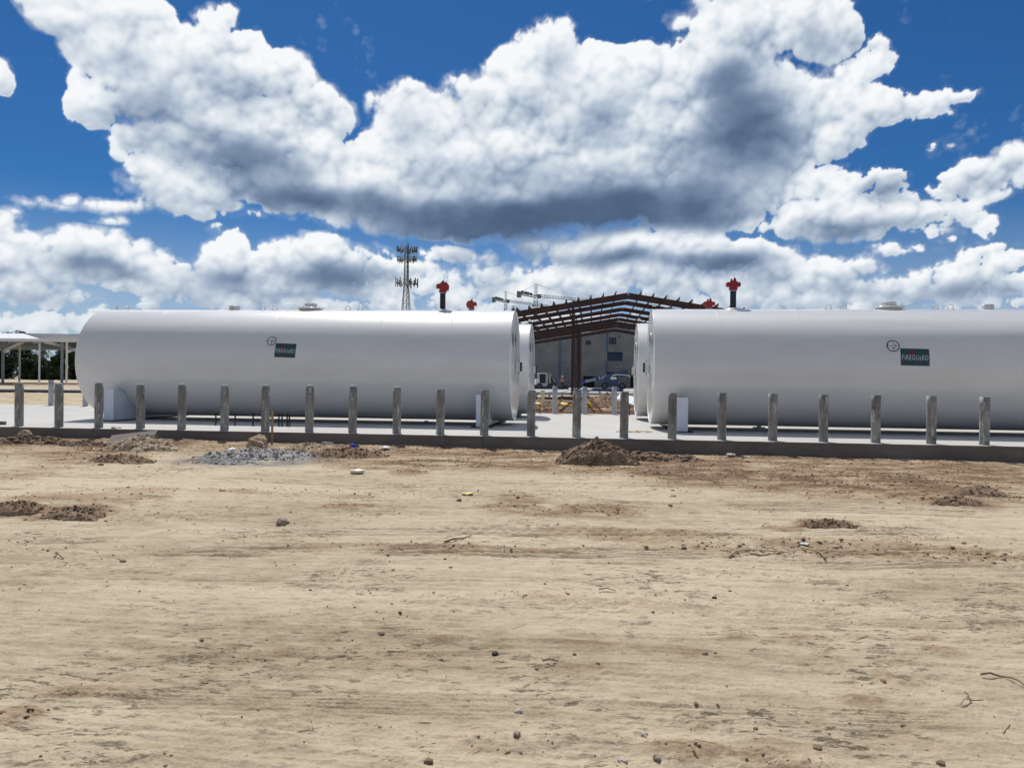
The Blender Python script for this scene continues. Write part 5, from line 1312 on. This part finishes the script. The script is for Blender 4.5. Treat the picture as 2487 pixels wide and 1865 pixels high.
for px, D, L, rz, m_, lb in [(1300,38,1.6,.3,M_WOOD,'short tilted board by the thin dark stake left of the gap bollards'),(1322,39.5,1.9,-.2,M_WOOD,'board under the tall cream pipe'),
    (1365,40.5,1.8,.35,M_PVC,'cream board right of the left galvanised bollard'),(1400,42.5,2.2,-.3,M_WOOD,'slanted board in front of the steel column foot'),(1432,39,1.4,.5,M_RUST,'rusty board right of the middle galvanised bollard'),
    (1470,39.5,1.7,-.4,M_PVC,'cream board left of the right galvanised bollard'),(1512,38,1.5,.25,M_WOOD,'short board by the thin dark stake right of the gap bollards'),(1545,43,2.0,-.15,M_WOOD,'board beside the white foam boards'),
    (1355,51,2.6,.1,M_PVC,'far cream board behind the yellow plastic'),(1450,52.5,2.6,-.2,M_WOOD,'far board behind the brown earth heap')]:
    plank(px, D, L, .15, .05, rz, m_, lb, 'loose_board', .10, .03)
# rebar mat
root = thing('rebar_mat', 'rusty reinforcing mat lying on the earth behind the slab', 'rebar mat', gp(1415, 37.5) + Vector((0,0,.14)), YAW)
for k in range(7): MB().cyl((-3.9, -.9+k*.3, 0), (3.9, -.9+k*.3, 0), .016, n=6).build('rebar', M_RUST, root)
for k in range(20): MB().cyl((-3.8+k*.4, -1.0, .03), (-3.8+k*.4, 1.0, .03), .016, n=6).build('rebar', M_RUST, root)
# stub pipes and pegs
for px, D, h, r, lb in [(1318.5,44,.95,.10,'tall cream pipe standing in the rubble near the left tanks'),(1309,47,.42,.06,'short cream pipe left of the tall one'),(1326,56,.35,.05,'thin cream pipe behind the tall one'),(1395,56,.5,.10,'cream pipe at the foot of the steel columns'),(1408,57,.5,.10,'second cream pipe at the foot of the steel columns')]:
    p = gp(px, D); o = MB().cyl((0,0,-.1),(0,0,h),r,n=14).cyl((0,0,h-.05),(0,0,h+.03),r*1.25,n=14).build('pipe_stub', M_PVC, None); o.location = p; props(o, lb, 'pipe stub')
for px, D, lb in [(1434,44,'left wooden peg beside the yellow plastic'),(1437.5,44,'middle wooden peg beside the yellow plastic'),(1441,44,'right wooden peg beside the yellow plastic'),(1354,38,'wooden peg against the left galvanised bollard')]:
    p = gp(px, D); o = MB().box((0,0,.25),(.05,.05,.6),taper=.8).build('wooden_peg', M_WOOD, None); o.location = p; props(o, lb, 'peg')
for px, D, w, h, sd, lb in [(1303,43,.75,.30,1,'yellow plastic sheet at the left tanks'),(1332,43.5,.65,.30,2,'yellow plastic left of the galvanised bollard'),(1364,44,.95,.34,3,'biggest yellow plastic sheet, right of the left galvanised bollard'),(1428.5,43.5,.42,.40,4,'yellow plastic bag by the pegs, right of the middle bollard')]:
    p = gp(px, D); o = MB().rock((0,0,h*.4), w/2, seed=sd, sub=2, flat=h/w*1.1, jag=.16).build('plastic_sheet', M_YEL, None); o.location = p; props(o, lb, 'plastic sheet')
# white boards by the right tanks
p = gp(1533, 41); root = thing('foam_board_stack', 'white foam boards leaning in a pile beside the right tanks', 'board stack', p, -.3)
for k in range(4): MB().box((.05*k,.12*k,.55-.03*k),(1.5,1.0,.06),rx=.35,ry=.30+.07*k,rz=.1*k).build('board', M_FOAM, root)
MB().box((-.1,.2,.22),(1.0,.9,.5)).build('crate', M_PVC, root)
for px, D, w, lb in [(1384,37,.55,'pale block behind the second gap bollard'),(1541,38.5,.5,'pale block against the far right tank')]:
    p = gp(px, D); o = MB().box((0,0,.12),(w,.3,.28),rz=.1).build('concrete_block', M_PVC, None); o.location = p; props(o, lb, 'block')
p = gp(1450, 72); o = MB().box((0,0,.2),(5,1.4,.25)).box((1,.1,.4),(3,.8,.2),rz=.2).build('tarp_bundle', M_LIFT, None); o.location = p; o.rotation_euler.z = BYAW; props(o, 'low dark blue tarpaulin bundle on the ground below the boom lift', 'tarpaulin')
for k, (px, D, L) in enumerate([(1330, 66, 7), (1500, 70, 9), (1380, 80, 8)]):
    plank(px, D, L, .5, .18, BYAW, M_FOAM, ['white strip of sheeting left of the columns', 'white strip of sheeting below the boom lift', 'white strip of sheeting below the worker'][k], 'white_sheeting', .0, 0, 'sheeting')
# concrete floor under the steel building
o = MB().box((9.4+2, 92, .30), (50, 62, .62)).build('building_floor', M_SLAB, None); props(o, kind='structure')

# ------------------------------------------------------------------ loose stones, litter and twigs on the open dirt
def put(o, px, py, dz, label, cat, rz=0):
    p = gpt(px, py); o.location = p + Vector((0,0,dz)); o.rotation_euler.z = rz; return props(o, label, cat)
ST = [(686,1272,.085,M_STONE,'fist-sized brown stone standing alone left of centre'),(245,1130,.07,M_CLOD,'round dark stone below the dark crumbly heap'),(926,1539,.035,M_STONE,'small dark stone in the middle foreground, left of centre'),
 (1203,1587,.028,M_RUBBER,'black pebble in the centre foreground'),(1636,1206,.06,M_STONEP,'pale stone on the dirt right of centre'),(1628,1229,.045,M_CLOD,'dark clod just below the pale stone'),
 (1040,1850,.032,M_CLOD,'dark pebble at the bottom edge left of centre'),(2285,1855,.028,M_CLOD,'dark pebble at the bottom edge right of centre'),(1712,1589,.028,M_STONE,'brown pebble right of the centre foreground'),
 (1258,1728,.030,M_STONEP,'pale pebble in the lower centre'),(1512,1848,.030,M_STONEP,'pale flat pebble at the bottom, right of centre'),(1595,1845,.028,M_STONE,'brown pebble right of the pale flat one at the bottom'),
 (1690,1714,.022,M_CLOD,'small dark pebble right of the pale pebble'),(1830,1753,.028,M_STONEP,'tan pebble with a small dark one beside it'),(1835,1770,.018,M_CLOD,'small dark pebble just below the tan pebble'),
 (1565,1785,.024,M_STONEP,'small pale pebble between the lower pebbles'),(1255,1788,.026,M_STONE,'brown pebble below the pale pebble in the lower centre'),(490,1556,.024,M_CLOD,'dark chip in the left foreground'),
 (1115,1217,.05,M_CLOD,'dark clod near the yellow scrap'),(2145,1655,.022,M_CLOD,'dark pebble in the right foreground'),(1735,1453,.028,M_RUBBER,'flat black chip right of centre'),(1985,1818,.03,M_CLOD,'dark flat pebble low on the right'),
 (300,1365,.035,M_CLOD,'dark flat clod in the left middle ground'),(1258,1210,.04,M_CLOD,'small dark clod on the pale dirt at the centre'),(1395,1590+0,.02,M_CLOD,'tiny dark pebble right of the black pebble')]
for k, (px, py, r, m_, lb) in enumerate(ST):
    put(MB().rock((0,0,0), r*(.72 if k else 1), seed=k+50, sub=1, flat=.66, jag=.2).build('stone', m_, None), px, py, r*.2, lb, 'stone')
b = MB(); b.lathe([(0,.01),(.10,.01),(.13,.045),(.14,.045),(.145,.02),(.11,-.02),(0,-.02)], 22); put(b.build('plastic_dish', M_PVC, None), 868, 1150, .02, 'round pale plastic dish lying open on the dirt', 'dish')
put(MB().rock((0,0,0), .07, seed=3, sub=1, flat=.3, jag=.3).build('litter', M_YELT, None), 1135, 1201, .02, 'yellowish scrap lying on the pale dirt at the centre', 'scrap')
put(MB().rock((0,0,0), .11, seed=4, sub=1, flat=.6, jag=.35).build('wrapper', M_TRASHB, None), 857, 1096, .12, 'crumpled blue wrapper on the brown heap', 'wrapper')
put(MB().rock((0,0,0), .12, seed=6, sub=1, flat=.3, jag=.4).build('litter', M_TRASHW, None), 935, 1092, .05, 'pale crumpled litter against the slab right of the blue wrapper', 'litter')
put(MB().rock((0,0,0), .045, seed=9, sub=1, flat=.25, jag=.3).build('litter', M_TRASHW, None), 1952, 1325, .01, 'white scrap above the long strips of lath', 'scrap')
put(MB().rock((0,0,0), .10, seed=14, sub=1, flat=.35, jag=.3).build('litter', M_TRASHW, None), 565, 1096, .05, 'small white scrap left of the big clod', 'scrap')
put(MB().box((0,0,0),(.34,.1,.05),ry=.1,taper=.7).build('wood_chip', M_STONEP, None), 795, 1086, .12, 'pale wood offcut on the tan rubble heap', 'offcut', .15)
put(MB().rock((0,0,0), .10, seed=17, sub=1, flat=.3, jag=.2).build('litter', M_TRASHW, None), 1775, 1110, .04, 'flat pale scrap against the slab right of the white saddle', 'scrap')
def twig(pts_px, r, m_, label, cat='twig', name='twig', lift=.02):
    P_ = [gpt(x, y) for x, y in pts_px]; o_ = P_[0]
    pts = [q_ - o_ + Vector((0,0,lift + .012*math.sin(i*2.1))) for i, q_ in enumerate(P_)]
    o = MB().tube(pts, [r*(1-.5*i/(len(pts)-1)) for i in range(len(pts))], 6).build(name, m_, None); o.location = o_; return props(o, label, cat)
twig([(1770,1357),(1785,1345),(1800,1336),(1860,1340),(1905,1348)], .011, M_WOODG, 'left strip of splintered lath lying across the tyre marks', 'lath', 'lath_strip')
twig([(1748,1337),(1790,1342),(1850,1347),(1925,1342),(1933,1336)], .009, M_WOODG, 'middle strip of splintered lath with a thin tip', 'lath', 'lath_strip')
twig([(1945,1334),(1980,1342),(1996,1352),(2003,1362),(2010,1358),(2005,1367)], .011, M_WOODG, 'right strip of splintered lath bent downwards', 'lath', 'lath_strip')
twig([(2382,1644),(2405,1645),(2432,1646),(2455,1655),(2475,1664),(2500,1678)], .007, M_TWIG, 'dark forked twig at the right edge of the foreground')
twig([(2343,1688),(2350,1697),(2356,1704),(2368,1708),(2388,1712)], .005, M_TWIG, 'small bent twig left of the forked one')
twig([(2356,1704),(2340,1710),(2333,1716)], .005, M_WOODG, 'pale thin straw beside the small bent twig')
twig([(1080,1319),(1100,1315),(1125,1309),(1145,1304)], .012, M_TWIG, 'straight twig lying above the dark rut at the centre')
twig([(132,1358),(141,1352),(155,1359)], .008, M_TWIG, 'short dark twig in the left middle ground')
twig([(1318,1612),(1335,1611),(1355,1612)], .006, M_TWIG, 'thin twig in the centre foreground')
twig([(1455,1436),(1475,1436),(1495,1437)], .006, M_TWIG, 'thin twig right of centre in the middle ground')
twig([(1672,1818),(1680,1822),(1690,1830)], .008, M_WOODG, 'reddish splinter at the bottom right of centre')
# uncountable crumbs, gravel and straw
R_ = np.random.default_rng(77)
N = 26000; yy_ = 2.6 + 17.4*R_.random(N)**.95; xx_ = (R_.random(N)*2-1)*(.72*yy_+.3)
pts = []; ptsl = []; ptsg = []
jj = np.clip(np.searchsorted(ys, yy_)-1, 0, len(ys)-2); ii = np.clip(np.searchsorted(tt, xx_/hw[jj])-1, 0, len(tt)-2)
zz_ = Zg[jj, ii]; cc_ = clod[jj, ii]; mm_ = moist_dark[jj, ii]; gg_ = gry[jj, ii]
for k in range(N):
    if yy_[k] > slab_front(xx_[k]) - .05: continue
    c = cc_[k]
    if R_.random() > .07 + .8*c: continue
    r = float(np.exp(R_.normal(-5.1, .45)))*(1 + 1.3*c)
    r = min(max(r, .004), .034) if yy_[k] > 6 else min(max(r*.7, .003), .014)
    (ptsg if gg_[k] > .3 else pts if mm_[k] > .35 or R_.random() < .15 else ptsl).append((xx_[k], yy_[k], zz_[k]+r*.2, r))
clods('brown_crumbs', pts, M_CLOD); clods('dry_crumbs', ptsl, M_CLODL)
if ptsg: clods('slurry_crumbs', ptsg, M_CLODG)
b = MB()
for k in range(420):
    y = 2.8 + 14*R_.random(); x = (R_.random()*2-1)*.72*y; a = R_.normal(0, .5); L_ = R_.uniform(.03, .14); z = ground_z(x, y)
    b.bar((x, y, z+.006), (x+L_*math.cos(a), y+L_*math.sin(a), z+.010), R_.uniform(.0015, .004))
b.build('dry_straw', M_WOODG, None, kind='stuff')
